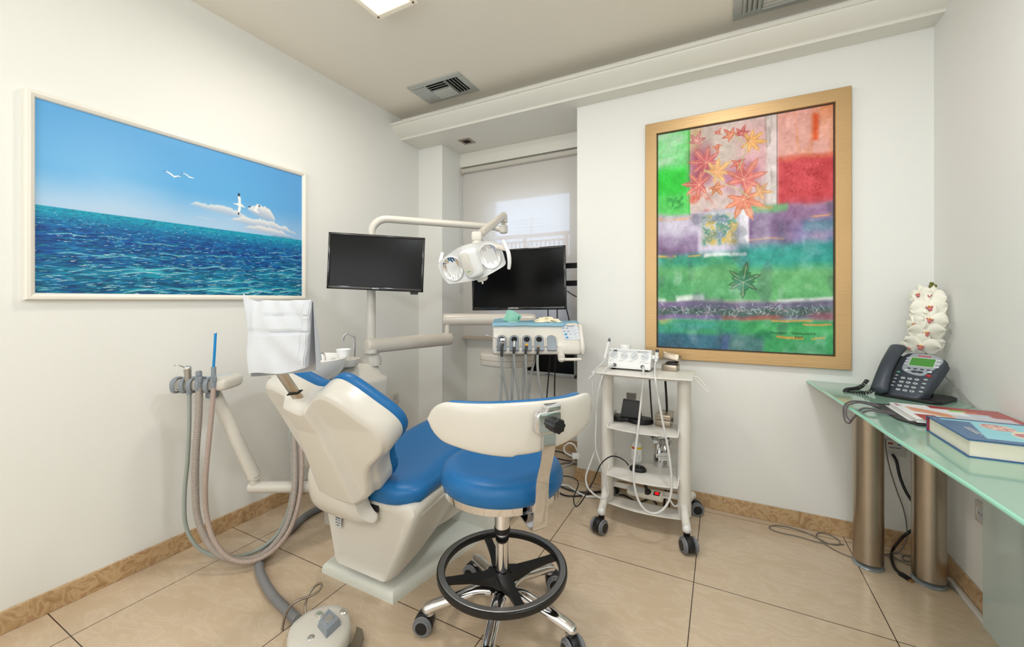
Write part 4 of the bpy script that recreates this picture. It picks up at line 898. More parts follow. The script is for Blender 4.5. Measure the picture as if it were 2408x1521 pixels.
g0 = V((1.621, 2.339, 0.988)); g1 = V((1.656, 2.267, 0.95)); g2 = V((1.754, 2.318, 0.95))
obj('handle', B().cyl(g0, g1, .021, .022, bevel=.004).tube([g1, g2], .009, seg=14, spline=False).ball(g2, .009).ball(g1, .0215, sc=(1, 1, .6)), WHITE, du, angle=60)
# lower junction box with shallow tray, behind
tb = B(); T0 = [V((1.021, 2.389, 0.921)), V((1.086, 2.311, 0.912)), V((1.235, 2.298, 0.877)), V((1.284, 2.323, 0.877)), V((1.387, 2.421, 0.887)), V((1.367, 2.512, 0.919)), V((1.248, 2.732, 0.967)), V((0.954, 2.637, 0.961))]
zt2 = .945
pol = smooth_path([V((p.x, p.y, 0)) for p in T0], 2, True)
tb.prism([(p.x, p.y) for p in pol], zt2-.085, zt2, bevel=.014); obj('junction_box', tb, CREAM, du, angle=45)
obj('box_seam', B().prism([((p.x-1.33)*1.002+1.33, (p.y-2.44)*1.002+2.44) for p in pol], zt2-.044, zt2-.040), mat('seam', (170, 160, 148), .6), du)
obj('drop_post', B().cyl(V((1.241, 2.672, 1.133)), V((V((1.241, 2.672, 1.133)).x, V((1.241, 2.672, 1.133)).y, .9)), .025).cyl(V((1.185, 2.418, 0.942))+V((0, 0, -.05)), V((1.185, 2.418, 0.942))+V((0, 0, .02)), .014), CREAM, du)
obj('tray_arm', B().cyl(V((1.289, 2.641, 1.045)), V((1.426, 2.374, 1.098)), .03), CREAM, du)

# blue drape with glove and pouch
dr = B(); MDt = MD @ Matrix.Translation((0, .0275, 0))
def drp(a, b):
    x = xl-.004+(xr_+.02-xl)*a; z = -.24+.262*b; y = .0012+.004*(1+math.sin(17*a+2*b)*math.sin(5*b+8*a))*.5
    if b > .93: y -= (b-.93)*.25
    if b < .3: y += .05*(.3-b)*math.sin(6*a+1)**2
    if a > .80: z -= (a-.80)*.55*b
    return (x, y, z)
dr.grid(drp, 60, 20, M=MDt, thick=.0008)
tag(obj('surgical_drape', dr, mat('drape_blue', (176, 222, 240), .75, bump=.3, bscale=120), angle=70), 'light blue disposable sheet spread on the instrument table', 'drape')
gv_ = B(); rg = random.Random(7)
gc = MD @ V((.065, .030, -.07)); MG = frame(gc, RX, FN*-1, UP)
def crump(a, b, seed, sc_):
    th_ = 2*PI*a; r_ = b*(1+.22*math.sin(3*th_+seed)+.12*math.sin(7*th_+2*seed)); h = .022*(1-b*b)*(1+.5*math.sin(5*th_+seed*2)*b+.6*math.sin(11*th_+9*b+seed))+.004*math.sin(20*b+4*th_)*b
    return (r_*math.cos(th_)*.082*sc_, r_*math.sin(th_)*.034*sc_, max(.0005, h))
gv_.grid(lambda a, b: crump(a, b, 1.3, 1), 64, 22, M=MG)
for (x0_, y0_, x1_, y1_) in ((.03, 0, .085, .012), (.03, .01, .075, .03), (-.03, -.01, -.075, .004), (-.03, 0, -.07, .02), (.02, -.015, .06, -.03)):
    gv_.tube([MG @ V((x0_, y0_, .012)), MG @ V(((x0_+x1_)/2, (y0_+y1_)/2, .016)), MG @ V((x1_, y1_, .008))], .0085, seg=8, flat=(1, .6))
tag(obj('rubber_glove', gv_, mat('glove_latex', (238, 228, 196), .6), angle=80), 'crumpled cream latex glove lying on the blue sheet', 'glove')
pz = MD @ V((-.165, .034, -.09)); MPc = frame(pz, RX*.96+UP*-.28, UP*.96+RX*.28, FN)
po_ = B(); po_.grid(lambda a, b: ((a-.5)*.105+.01*b, -.01+.075*b+.008*math.sin(5*a), .022*math.sin(PI*a)*(1-.4*b)-.01), 24, 18, M=MPc, thick=.0012)
po_.grid(lambda a, b: ((a-.5)*.09+.01*b, -.012+.072*b, -.018-.015*math.sin(PI*a)), 12, 8, M=MPc)
pt_ = thing('plastic_pouch', 'crumpled green see-through plastic pouch standing on the blue sheet', 'pouch', pz)
obj('pouch_film', po_, mat('pouch_green', (168, 238, 216), .25, alpha=.7), pt_, angle=80)
obj('pouch_print', B().box((.046, .035, -.002), (.008, .022, .002), M=MPc), mat('pouch_dark', (40, 110, 90), .5), pt_)
obj('paper_strip', B().box((0, 0, 0), (.055, .02, .003), M=frame(MD @ V((-.15, .033, -.015)), RX, FN*-1, UP), bevel=.001), WHITE2, pt_)

# handpieces on the delivery table, each with its hose
def hose(name, pts, r, m, parent, **k): return obj(name, B().tube(pts, r, seg=k.pop('seg', 10), **k), m, parent, angle=70)
GM = mat('gunmetal', (110, 110, 112), .25, .9)
def inst(nm, lab, top, mid, low, hpts, parts, r0=.010):
    t = thing(nm, lab, 'dental instrument', V(top), None)
    obj('handpiece_body', B().tube([top, mid, low], lambda s_: r0*(1.0-.25*s_), seg=14, n=4), parts, t, angle=60)
    hose('hose', hpts, .0078, HOSEG, t); return t
h1 = inst('air_water_syringe', 'metal air water syringe with long nozzle in leftmost holder of the instrument table', (1.336, 2.125, 1.054), (1.331, 2.122, 1.016), (1.327, 2.131, 0.964), [(1.327, 2.131, 0.969), (1.322, 2.14, 0.906), (1.328, 2.166, 0.8), (1.339, 2.194, 0.666), (1.351, 2.222, 0.503), (1.307, 2.222, 0.418), (1.269, 2.225, 0.517), (1.262, 2.233, 0.674), (1.245, 2.28, 0.826)], GM, .0115)
obj('syringe_head', B().prism(ngon_round(0, 0, .034, .024, .008), -.018, .014, frame((1.341, 2.116, 1.062), RX, FN*-1, UP), bevel=.004), CHROME, h1)
obj('nozzle', B().tube([(1.327, 2.109, 1.065), (1.296, 2.082, 1.081), (1.275, 2.059, 1.092), (1.26, 2.052, 1.097)], .0026), CHROME, h1)
h2 = inst('turbine_handpiece', 'slim chrome tipped handpiece in the second holder beside the syringe', (1.397, 2.156, 1.023), (1.397, 2.156, 1.006), (1.39, 2.164, 0.982), [(1.39, 2.164, 0.984), (1.39, 2.175, 0.906), (1.395, 2.2, 0.8), (1.397, 2.224, 0.666), (1.391, 2.243, 0.503), (1.354, 2.246, 0.431), (1.33, 2.257, 0.517), (1.326, 2.266, 0.728), (1.308, 2.313, 0.907)], GM)
obj('chrome_tip', B().cyl((1.397, 2.156, 1.023), (1.398, 2.157, 1.059), .0075, .006, seg=16), CHROME, h2)
h3 = inst('motor_handpiece', 'dark motor handpiece with a brass coupling in the middle holder', (1.462, 2.19, 1.031), (1.46, 2.189, 1.011), (1.453, 2.196, 0.979), [(1.453, 2.196, 0.984), (1.447, 2.216, 0.879), (1.439, 2.245, 0.718), (1.433, 2.264, 0.53), (1.41, 2.275, 0.444), (1.388, 2.298, 0.514), (1.374, 2.325, 0.694), (1.362, 2.363, 0.904)], GM)
obj('brass_coupling', B().cyl((1.464, 2.185, 1.032), (1.471, 2.172, 1.038), .008, seg=16), mat('brass', (200, 150, 60), .25, 1.), h3)
h4 = inst('scaler_handpiece', 'scaler handpiece with a small gold tip in the fourth holder beside the empty one', (1.525, 2.222, 1.016), (1.523, 2.221, 1.001), (1.517, 2.229, 0.976), [(1.517, 2.229, 0.979), (1.513, 2.238, 0.906), (1.514, 2.261, 0.8), (1.524, 2.289, 0.705), (1.53, 2.315, 0.53), (1.471, 2.307, 0.418), (1.42, 2.303, 0.517), (1.421, 2.326, 0.779), (1.429, 2.375, 0.907)], GM)
obj('gold_tip', B().ball((1.525, 2.222, 1.023), .0075), mat('gold_tip', (214, 176, 110), .2, 1.), h4)

# ---------------- assistant's holder, arm and hoses ----------------
asd = thing('assistant_unit', 'white assistant instrument holder on a slanting arm near the left wall', 'instrument holder', (.318, 1.24, .334))
l0 = V((0.345, 1.253, 0.338)); l1 = V((.66, 1.50, .36)); zz = l0.z; l1.z = zz
obj('horizontal_arm', B().tube([V((0.324, 1.242, 0.334)), (0.606, 1.455, 0.308), (0.617, 1.562, 0.267)], .029, seg=20, spline=False), WHITE, asd, angle=50)
obj('elbow', B().cyl(V((0.347, 1.254, 0.349)), V((0.347, 1.254, 0.406)), .022).cyl(V((0.345, 1.253, 0.38)), V((0.347, 1.254, 0.391)), .033, bevel=.003), WHITE, asd)
obj('slanting_arm', B().tube([(0.347, 1.254, 0.389), (0.245, 1.111, 0.857)], lambda t_: .032-.004*t_, seg=20, spline=False, flat=(1, .8)), WHITE, asd, angle=50)
Mas = frame(V((0.211, 1.093, 0.904)), RX, FN*-1, UP)
hb2 = [(-.125, -.030), (-.10, -.055), (-.02, -.060), (.09, -.058), (.128, -.048), (.136, .0), (.130, .075), (.10, .13), (.05, .14), (-.05, .075), (-.115, .02)]
hb2 = [(p.x, p.y) for p in smooth_path([V((a, b, 0)) for a, b in hb2], 3, True)]
obj('holder_body', B().prism(hb2, -.045, .012, Mas, bevel=.018, seg=4), WHITE, asd, angle=60)
obj('touch_panel', B().prism([(-.06, .028), (.055, .105), (.09, .075), (-.02, .0)], .012, .0135, Mas), mat('label_grey', (196, 204, 208), .4), asd)
pnl = B()
for k in range(5): pnl.box((-.035+.022*k, .022+.015*k, .0142), (.012, .008, .001), M=Mas, rz=.0)
for cu_ in (-.103, -.062, -.026, .015, .055):
    cl = B(); cl.tube([Mas @ V((cu_, -.020, .016)), Mas @ V((cu_, -.048, .018)), Mas @ V((cu_, -.070, .004)), Mas @ V((cu_, -.074, -.020)), Mas @ V((cu_, -.064, -.046)), Mas @ V((cu_, -.035, -.052))], .011, seg=12, flat=(1.0, .5))
    obj('clip', cl, GREY, asd, label='grey clip holding an instrument')
obj('swivel_joint', B().cyl(Mas @ V((.045, -.01, -.085)), Mas @ V((.045, -.01, -.04)), .028, bevel=.004), GREY, asd)
ay = thing('air_water_syringe', 'angled metal tipped syringe in the left clip of the assistant holder', 'dental instrument', V((0.204, 1.022, 0.963)))
obj('syringe_body', B().tube([(0.207, 1.024, 0.891), (0.206, 1.023, 0.93), (0.204, 1.022, 0.967)], lambda t_: .012+.004*t_, seg=16), mat('satin_metal', (176, 172, 164), .3, .8), ay, angle=60)
obj('syringe_head', B().ball((0.204, 1.022, 0.973), .0185, sc=(1.1, .9, .7)), CHROME, ay)
obj('nozzle', B().tube([(0.206, 1.012, 0.977), (0.208, 0.991, 0.988), (0.202, 0.976, 0.998), (0.195, 0.973, 0.99)], .0028), CHROME, ay)
obj('hose_connector', B().cyl((0.209, 1.025, 0.877), (0.211, 1.026, 0.844), .011), GREY, ay)
hose('hose', [(0.211, 1.026, 0.848), (0.199, 1.031, 0.693), (0.18, 1.033, 0.524), (0.156, 1.031, 0.353), (0.159, 1.033, 0.207), (0.195, 1.051, 0.113), (0.237, 1.096, 0.044), (0.309, 1.155, 0.015), (0.392, 1.232, 0.026), (0.449, 1.306, 0.085), (0.475, 1.354, 0.197), (0.476, 1.377, 0.344), (0.444, 1.394, 0.491), (0.421, 1.404, 0.599), (0.407, 1.454, 0.701)], .0088, mat('greygreen_hose', (160, 168, 162), .4), ay)
sv = thing('suction_tube', 'thick ribbed taupe suction hose with grey handle in the middle clip', 'suction hose', V((0.253, 1.048, 0.942)))
obj('suction_handle', B().cyl((0.253, 1.048, 0.877), (0.253, 1.048, 0.934), .0175, bevel=.003).cyl((0.253, 1.048, 0.934), (0.251, 1.047, 0.959), .013, bevel=.003).box((0.276, 1.042, 0.921), (.012, .01, .03), bevel=.003), GREY, sv)
hose('hose', [(0.255, 1.048, 0.881), (0.246, 1.049, 0.736), (0.229, 1.046, 0.569), (0.214, 1.05, 0.399), (0.223, 1.054, 0.254), (0.269, 1.067, 0.146), (0.339, 1.092, 0.073), (0.41, 1.14, 0.04), (0.472, 1.206, 0.038), (0.501, 1.277, 0.084), (0.526, 1.324, 0.179), (0.533, 1.35, 0.323), (0.498, 1.376, 0.461), (0.437, 1.413, 0.599), (0.42, 1.46, 0.701)], .0150, HOSET, sv, rib=.085, pitch=.0085, seg=16)
sj = thing('saliva_ejector', 'bright blue saliva ejector straw on a ribbed pinkish hose in the right clip', 'saliva ejector', V((0.317, 1.081, 0.942)))
obj('blue_straw', B().tube([(0.315, 1.08, 0.979), (0.321, 1.082, 1.066), (0.324, 1.084, 1.142)], .0058, seg=12), mat('straw_blue', (18, 136, 206), .3), sj, label='bright blue plastic straw')
obj('straw_tip', B().cyl((0.324, 1.084, 1.142), (0.325, 1.084, 1.152), .0062), WHITE2, sj)
obj('ejector_handle', B().cyl((0.313, 1.079, 0.877), (0.315, 1.08, 0.93), .014, bevel=.003).cyl((0.315, 1.08, 0.926), (0.316, 1.08, 0.979), .0105, bevel=.002).box((0.339, 1.075, 0.927), (.01, .01, .028), bevel=.003), GREY, sj)
hose('hose', [(0.315, 1.08, 0.881), (0.312, 1.072, 0.738), (0.303, 1.062, 0.576), (0.292, 1.056, 0.413), (0.297, 1.059, 0.27), (0.349, 1.063, 0.163), (0.417, 1.098, 0.074), (0.486, 1.157, 0.045), (0.528, 1.234, 0.063), (0.555, 1.305, 0.135), (0.571, 1.347, 0.267), (0.548, 1.38, 0.424), (0.489, 1.417, 0.56), (0.439, 1.47, 0.701)], .0108, HOSEP, sj, rib=.07, pitch=.006, seg=14)

# ---------------- swivel stool ----------------
def cast_parts(parent, pos, ang, R=.037, stem=.03, name='caster'):
    # twin wheel swivel caster; ang = direction the wheels trail to
    M = zrot((pos[0], pos[1], 0), ang); hd = B(); n = 18
    pr_ = [(R*1.02*math.cos(a), R+R*1.06*math.sin(a)) for a in [math.radians(-25+(230)*k/n) for k in range(n+1)]]
    Mx = M @ Matrix.Translation((R*.55, 0, 0)) @ Matrix(((1, 0, 0, 0), (0, 0, 1, 0), (0, 1, 0, 0), (0, 0, 0, 1)))
    hd.prism(pr_, -R*.42, R*.42, Mx, bevel=.004); hd.cyl(M @ V((0, 0, R*1.2)), M @ V((0, 0, R*2+stem)), R*.42, bevel=.002)
    h = obj(name, hd, BLACK, parent)
    for sg in (-1, 1):
        w_ = B(); w_.cyl(M @ V((R*.55, sg*R*.38, R)), M @ V((R*.55, sg*R*.98, R)), R, bevel=R*.18, seg=36)
        ww = obj('wheel', w_, mat('wheel_tyre', (122, 124, 128), .5) if 'WT' not in globals() else WT, h); globals()['WT'] = ww.data.materials[0]
        w2 = B(); w2.cyl(M @ V((R*.55, sg*R*.9, R)), M @ V((R*.55, sg*R*1.01, R)), R*.68, bevel=.002); obj('hub', w2, BLACK, h)
    return h
SX, SY = 1.713, 1.430
st = thing('swivel_stool', 'round blue swivel stool with curved white back, chrome foot and black foot ring', 'stool', (SX, SY, 0))
angs = [215, 287, 359, 71, 143]; RL = .288
trail = [200, 300, 320, 30, 180]
for a, tr_ in zip(angs, trail):
    ar = math.radians(a); d = V((math.cos(ar), math.sin(ar), 0)); c0 = V((SX, SY, 0))
    lg = B(); lg.tube([c0+d*.035+V((0, 0, .135)), c0+d*.10+V((0, 0, .145)), c0+d*.18+V((0, 0, .125)), c0+d*.26+V((0, 0, .105)), c0+d*(RL+.008)+V((0, 0, .092))], lambda t_: .027-.004*t_, seg=16, flat=(1.0, .85)); lg.ball(c0+d*(RL+.004)+V((0, 0, .090)), .023, sc=(1, 1, .9)); lg.cyl(c0+d*RL+V((0, 0, .074)), c0+d*RL+V((0, 0, .094)), .020)
    obj('leg', lg, CHROME, st, angle=60)
    cast_parts(st, (c0+d*RL)[:2], math.radians(tr_))
obj('hub', B().lathe([(.055, .095), (.060, .12), (.056, .155), (.035, .165)], c=(SX, SY, 0)), CHROME, st)
obj('gas_column', B().cyl((SX, SY, .16), (SX, SY, .39), .0265, seg=36).cyl((SX, SY, .385), (SX, SY, .56), .030, seg=36), CHROME, st)
obj('column_ring', B().cyl((SX, SY, .372), (SX, SY, .392), .032), BLACK, st)
obj('column_sleeve', B().lathe([(.045, .165), (.044, .20), (.035, .215)], c=(SX, SY, 0)), BLACK, st)
ring = B(); RR = .256
rp_ = [(RR, .215), (RR+.004, .222), (RR+.003, .238), (RR-.002, .241), (RR-.026, .241), (RR-.029, .237), (RR-.029, .217), (RR-.025, .213)]
ring.loft([[V((SX+r_*math.cos(2*PI*k/80), SY+r_*math.sin(2*PI*k/80), z_)) for r_, z_ in rp_] for k in range(80)], endloop=True)
rg_ = obj('foot_ring', ring, BLACK, st, angle=50)
rt = B(); rt.loft([[V((SX+r_*math.cos(2*PI*k/80), SY+r_*math.sin(2*PI*k/80), z_)) for r_, z_ in ((RR-.003, .241), (RR-.005, .2430), (RR-.023, .2430), (RR-.025, .241))] for k in range(80)], endloop=True)
obj('ring_band', rt, mat('ring_metal', (150, 150, 152), .3, .9), rg_)
for k in range(4):
    a = math.radians(46+90*k); d = V((math.cos(a), math.sin(a), 0)); s_ = V((-d.y, d.x, 0)); c0 = V((SX, SY, .2)); sp2 = B()
    rr_ = []
    for t_, w_, z_, h_ in ((.03, .030, .0, .030), (.07, .024, .0, .022), (.13, .017, .012, .014), (.20, .016, .020, .010), (RR-.027, .018, .022, .009)):
        p = c0+d*t_+V((0, 0, z_)); rr_.append([p+s_*w_+V((0, 0, h_*.6)), p-s_*w_+V((0, 0, h_*.6)), p-s_*w_*.8-V((0, 0, h_)), p+s_*w_*.8-V((0, 0, h_))])
    sp2.loft(rr_); obj('spoke', sp2, BLACK, rg_)
obj('seat_pan', B().lathe([(.10, .545), (.215, .548), (.232, .553), (.235, .580), (.225, .585)], c=(SX, SY, 0), seg=72), CHROME, st)
cz = .575
obj('seat_cushion', B().lathe([(.225, .572), (.236, .582), (.243, .600), (.243, .622), (.232, .645), (.212, .658), (.18, .661), (.14, .655), (.09, .648), (.04, .646), (.002, .646)], c=(SX, SY, 0), seg=72), BLUE, st, angle=80)
# curved back
def backp(az, z, r):  a = math.radians(az); return V((SX+r*math.cos(a), SY+r*math.sin(a), z))
NA, NZ = 56, 18
def bk_surf(i, j, off):
    # i along the arc 0..1 (left end -> right end), j 0..1 bottom -> top
    az = -107+126*i
    r = .322-.030*math.sin(PI*i)+off
    top = .965-.004*math.cos(2*PI*i)-.008*(1-min(1, i/.10))**2-.02*max(0, (i-.88)/.12)**2
    top += -.008*i
    bot = .795+.035*(abs(i-.42)/.42)**1.6 if i < .42 else .795+.05*((i-.42)/.58)**1.8
    if i < .42: bot = .79+.052*((.42-i)/.42)**1.4
    zc = (top+bot)/2; hh = (top-bot)/2
    e = 1.0
    if i < .10: e = math.sqrt(max(0, 1-((.10-i)/.10)**2))
    if i > .93: e = math.sqrt(max(0, 1-((i-.93)/.07)**2))
    zz_ = zc+hh*e*(2*j-1)
    return az, zz_, r
def back_solid(o0, o1, shrink=0., mm=None):
    b = B(); rings = []
    for i in range(NA+1):
        u_ = shrink+(1-2*shrink)*i/NA; ring = []
        pts = []
        for k in range(28):
            a = 2*PI*k/28; ca, sa = math.cos(a), math.sin(a)
            jz = .5+.5*math.copysign(abs(sa)**.8, sa)*(1-shrink); ro = (o0+o1)/2+(o1-o0)/2*math.copysign(abs(ca)**.45, ca)
            az, z_, r = bk_surf(u_, jz, ro); pts.append(backp(az, z_, r))
        rings.append(pts)
    return b.loft(rings)
obj('back_shell', back_solid(-.004, .034), WHITE, st, angle=70)
obj('back_cushion', back_solid(-.040, .002, .012), BLUE, st, angle=70)
baz = -34.; dB = V((math.cos(math.radians(baz)), math.sin(math.radians(baz)), 0)); sB = V((-dB.y, dB.x, 0)); cS = V((SX, SY, 0))
def strap(path, w_, th, m, name):
    b = B(); rings = []
    P = smooth_path([V(p) for p in path], 6)
    for i, p in enumerate(P):
        t_ = (P[min(i+1, len(P)-1)]-P[max(i-1, 0)]).normalized(); nn = sB.cross(t_).normalized()
        ww = w_ if not callable(w_) else w_(i/(len(P)-1))
        rings.append([p+sB*ww+nn*th, p-sB*ww+nn*th, p-sB*ww-nn*th, p+sB*ww-nn*th])
    b.loft(rings); return obj(name, b, m, st, angle=40)
pp_ = [cS+dB*.14+V((0, 0, .542)), cS+dB*.20+V((0, 0, .530)), cS+dB*.262+V((0, 0, .515)), cS+dB*.278+V((0, 0, .525)), cS+dB*.284+V((0, 0, .56)), cS+dB*.292+V((0, 0, .64)), cS+dB*.298+V((0, 0, .70)), cS+dB*.318+V((0, 0, .76)), cS+dB*.335+V((0, 0, .82)), cS+dB*.338+V((0, 0, .90)), cS+dB*.338+V((0, 0, .955))]
strap(pp_, lambda t_: .029-.006*t_, .003, CHROME, 'back_strap')
Mc2 = frame(cS+dB*.348+V((0, 0, .905)), sB, (0, 0, 1), dB)
Mc2 = frame(cS+dB*.346+V((0, 0, .905)), sB*1, V((0, 0, 1)), dB)
obj('clamp_plate', B().prism(ngon_round(-.010, 0, .094, .074, .018), -.012, .010, Mc2, bevel=.006, topbevel=True), CHROME, st, angle=50)
obj('clamp_hood', B().box((.004, .046, .000), (.056, .022, .03), M=Mc2, bevel=.006), CHROME, st)
kb_ = B(); pk = [((.0235+.0016*math.cos(8*2*PI*k/64))*math.cos(2*PI*k/64), (.0235+.0016*math.cos(8*2*PI*k/64))*math.sin(2*PI*k/64)) for k in range(64)]
kb_.prism(pk, .010, .042, Mc2 @ Matrix.Translation((.006, -.008, 0)), bevel=.004, topbevel=True); obj('knob', kb_, BLACK, st, angle=50)

# ---------------- foot control ----------------
fc0 = V((1.091, 1.078, 0))
ft = thing('foot_control', 'white foot control with grey joystick pad and wire bail on the floor', 'foot control', fc0)
fo = [(1.043, 0.978, 0.07), (1.032, 1.019, 0.07), (1.036, 1.067, 0.07), (1.065, 1.111, 0.07), (1.112, 1.14, 0.07), (1.173, 1.136, 0.07), (1.234, 1.1, 0.07), (1.269, 1.062, 0.07), (1.284, 1.017, 0.07), (1.288, 0.969, 0.07), (1.264, 0.928, 0.07), (1.212, 0.902, 0.07), (1.148, 0.906, 0.07), (1.088, 0.936, 0.07)]
fo = [(p.x, p.y) for p in smooth_path([V((a[0], a[1], 0)) for a in fo], 3, True)]
cxf = sum(p[0] for p in fo)/len(fo); cyf = sum(p[1] for p in fo)/len(fo)
fb_ = B(); fb_.loft([[((x-cxf)*s_+cxf, (y-cyf)*s_+cyf, z_) for x, y in fo] for s_, z_ in ((.96, 0), (1.0, .012), (1.0, .052), (.97, .064), (.90, .072), (.7, .078), (.3, .081))]); obj('body', fb_, WHITE, ft, angle=60)
for (q_, lb) in (((1.175, 1.114, 0.075), 'a'), ((1.175, 0.972, 0.075), 'b')):
    obj('round_button', B().lathe([(.0165, 0), (.0165, .004), (.012, .008), (.004, .0105), (0, .011)], c=(q_[0], q_[1], .073)), mat('spun_metal', (205, 204, 200), .25, .9), ft, angle=20)
q_ = (1.112, 1.054, 0.078); ob_ = obj('oval_button', B().prism(ngon_round(q_[0], q_[1], .034, .024, .0115), .072, .088, bevel=.002), mat('spun_metal2', (214, 212, 208), .3, .8), ft)
obj('button_mark', B().box((q_[0], q_[1], .0885), (.016, .0022, .001), rz=math.radians(60)), mat('mark_green', (60, 160, 110), .5), ob_)
q_ = [(1.139, 1.074, 0.085), (1.222, 1.059, 0.085), (1.227, 0.996, 0.085), (1.16, 1.013, 0.085)]
cq = [sum(p[0] for p in q_)/4, sum(p[1] for p in q_)/4]
jb = B(); jb.loft([[((p[0]-cq[0])*s_+cq[0], (p[1]-cq[1])*s_+cq[1], z_) for p in q_] for s_, z_ in ((1.05, .072), (1.05, .090), (.92, .106), (.60, .109), (.58, .107))])
obj('joystick_pad', jb, mat('pad_grey', (142, 150, 158), .5), ft, angle=20)
obj('pad_disc', B().lathe([(.019, 0), (.016, .003), (0, .004)], c=(cq[0], cq[1], .107)), mat('pad_worn', (150, 146, 142), .6), ft)
pdl = [(1.231, 1.127, 0.03), (1.261, 1.129, 0.03), (1.298, 1.103, 0.03), (1.324, 1.06, 0.03), (1.321, 1.013, 0.03), (1.285, 0.971, 0.03), (1.256, 0.985, 0.03), (1.273, 1.027, 0.03), (1.274, 1.069, 0.03), (1.254, 1.102, 0.03)]
obj('pedal_plate', B().prism([p[:2] for p in pdl], .022, .030, bevel=.002), mat('pedal_metal', (140, 132, 120), .35, .9), ft)
bp_ = [(1.012, 1.068, 0.032), (0.992, 1.08, 0.056), (0.974, 1.105, 0.074), (0.978, 1.129, 0.097), (0.999, 1.14, 0.113), (1.017, 1.138, 0.111), (1.02, 1.117, 0.101), (1.006, 1.087, 0.095), (0.989, 1.056, 0.097), (0.968, 1.034, 0.081), (0.958, 1.018, 0.049), (0.959, 1.007, 0.015), (0.968, 1, -0.007), (1.005, 0.997, -0.003)]
obj('wire_bail', B().tube(bp_, .0045, seg=10), DSTEEL, ft, angle=70)
hp2 = [((1, 1.041, 0.03)), ((0.876, 1.067, 0.02)), ((0.759, 1.089, 0.02)), ((0.638, 1.126, 0.02)), ((0.531, 1.17, 0.02)), ((0.457, 1.223, 0.02)), ((0.413, 1.306, 0.02)), ((0.363, 1.434, 0.02)), ((0.307, 1.564, 0.02)), ((0.296, 1.657, 0.02)), ((0.321, 1.776, 0.02)), ((0.398, 1.911, 0.02))]
o = obj('control_hose', B().tube(hp2, .0195, seg=16), RUBBER, angle=70); tag(o, 'thick grey hose on the floor running from the foot control under the dental chair', 'hose')

# ---------------- equipment cart ----------------
PLX, PRX, PY = 1.884, 2.312, 2.44
ct = thing('equipment_cart', 'narrow off-white equipment cart with shelves and four black casters by the back wall', 'cart', ((PLX+PRX)/2, PY, 0))
CW = mat('cart_enamel', (229, 225, 217), .4)
TOPZ = .885
for x in (PLX, PRX):
    obj('side_post', B().loft([[V((x+.036*math.cos(2*PI*k/24), PY+.05*math.sin(2*PI*k/24), z_)) for k in range(24)] for z_ in (.115, TOPZ-.01)]), CW, ct)
def shelf(z, y0, y1, xa, xb, bow, name, th=.006, r=.03):
    n = 10; pts = []
    pts += [(xa+(xb-xa)*k/n, y0-bow*math.sin(PI*k/n)) for k in range(n+1)]
    pts += [(xb, y1), (xa, y1)]
    b = B().prism(pts, z-th, z, bevel=.0015, seg=1); return obj(name, b, CW, ct)
shelf(TOPZ, 2.305, 2.63, 1.825, 2.362, .022, 'top_shelf')
obj('shelf_rail', B().b2((PLX, 2.40, TOPZ-.035), (PRX, 2.408, TOPZ-.006)), CW, ct)
s1 = shelf(.565, 2.345, 2.58, 1.905, 2.288, .03, 'shelf'); s2 = shelf(.30, 2.325, 2.60, 1.905, 2.288, .03, 'shelf')
for sz in (.565, .30):
    for x, sg in ((1.905, 1), (2.288, -1)):
        obj('shelf_bracket', B().prism([(2.35, 0), (2.58, 0), (2.58, .05), (2.50, .055), (2.44, .055)], -.002, .002, frame((x, 0, sz-.003), (0, 1, 0), (0, 0, 1), (1, 0, 0))), CW, ct)
bt = B(); pts = [(1.875+.452*k/12, 2.38-.035*math.sin(PI*k/12)) for k in range(13)]+[(2.327, 2.47), (1.875, 2.47)]; bt.prism(pts, .108, .114, bevel=.0015, seg=1); bt.b2((1.90, 2.505, .20), (2.30, 2.511, .235))
obj('bottom_shelf', bt, CW, ct)
feet = [((1.895, 2.262), (PLX, 2.40), 250), ((2.335, 2.292), (PRX, 2.41), 300), ((2.336, 2.70), (PRX, 2.47), 20), ((1.87, 2.70), (PLX, 2.47), 160)]
for (fx_, fy_), (qx, qy), an_ in feet:
    b = B(); b.tube([(qx, qy, .175), ((qx*.45+fx_*.55), (qy*.45+fy_*.55), .135), (fx_, fy_, .115)], .021, seg=16, spline=False); obj('foot_tube', b, CW, ct)
    obj('end_cap', B().ball((fx_, fy_, .112), .023), WHITE2, ct)
    cast_parts(ct, (fx_, fy_), math.radians(an_), R=.040, stem=.008)
obj('hook', B().tube([(1.855, 2.325, 0.884), (1.84, 2.272, 0.872), (1.832, 2.246, 0.861), (1.829, 2.233, 0.858)], .0025), CW, ct)
obj('hook', B().tube([(2.36, 2.44, .883), (2.39, 2.44, .87), (2.43, 2.43, .815), (2.425, 2.42, .81), (2.385, 2.43, .85), (2.362, 2.44, .866)], .003), CW, ct)
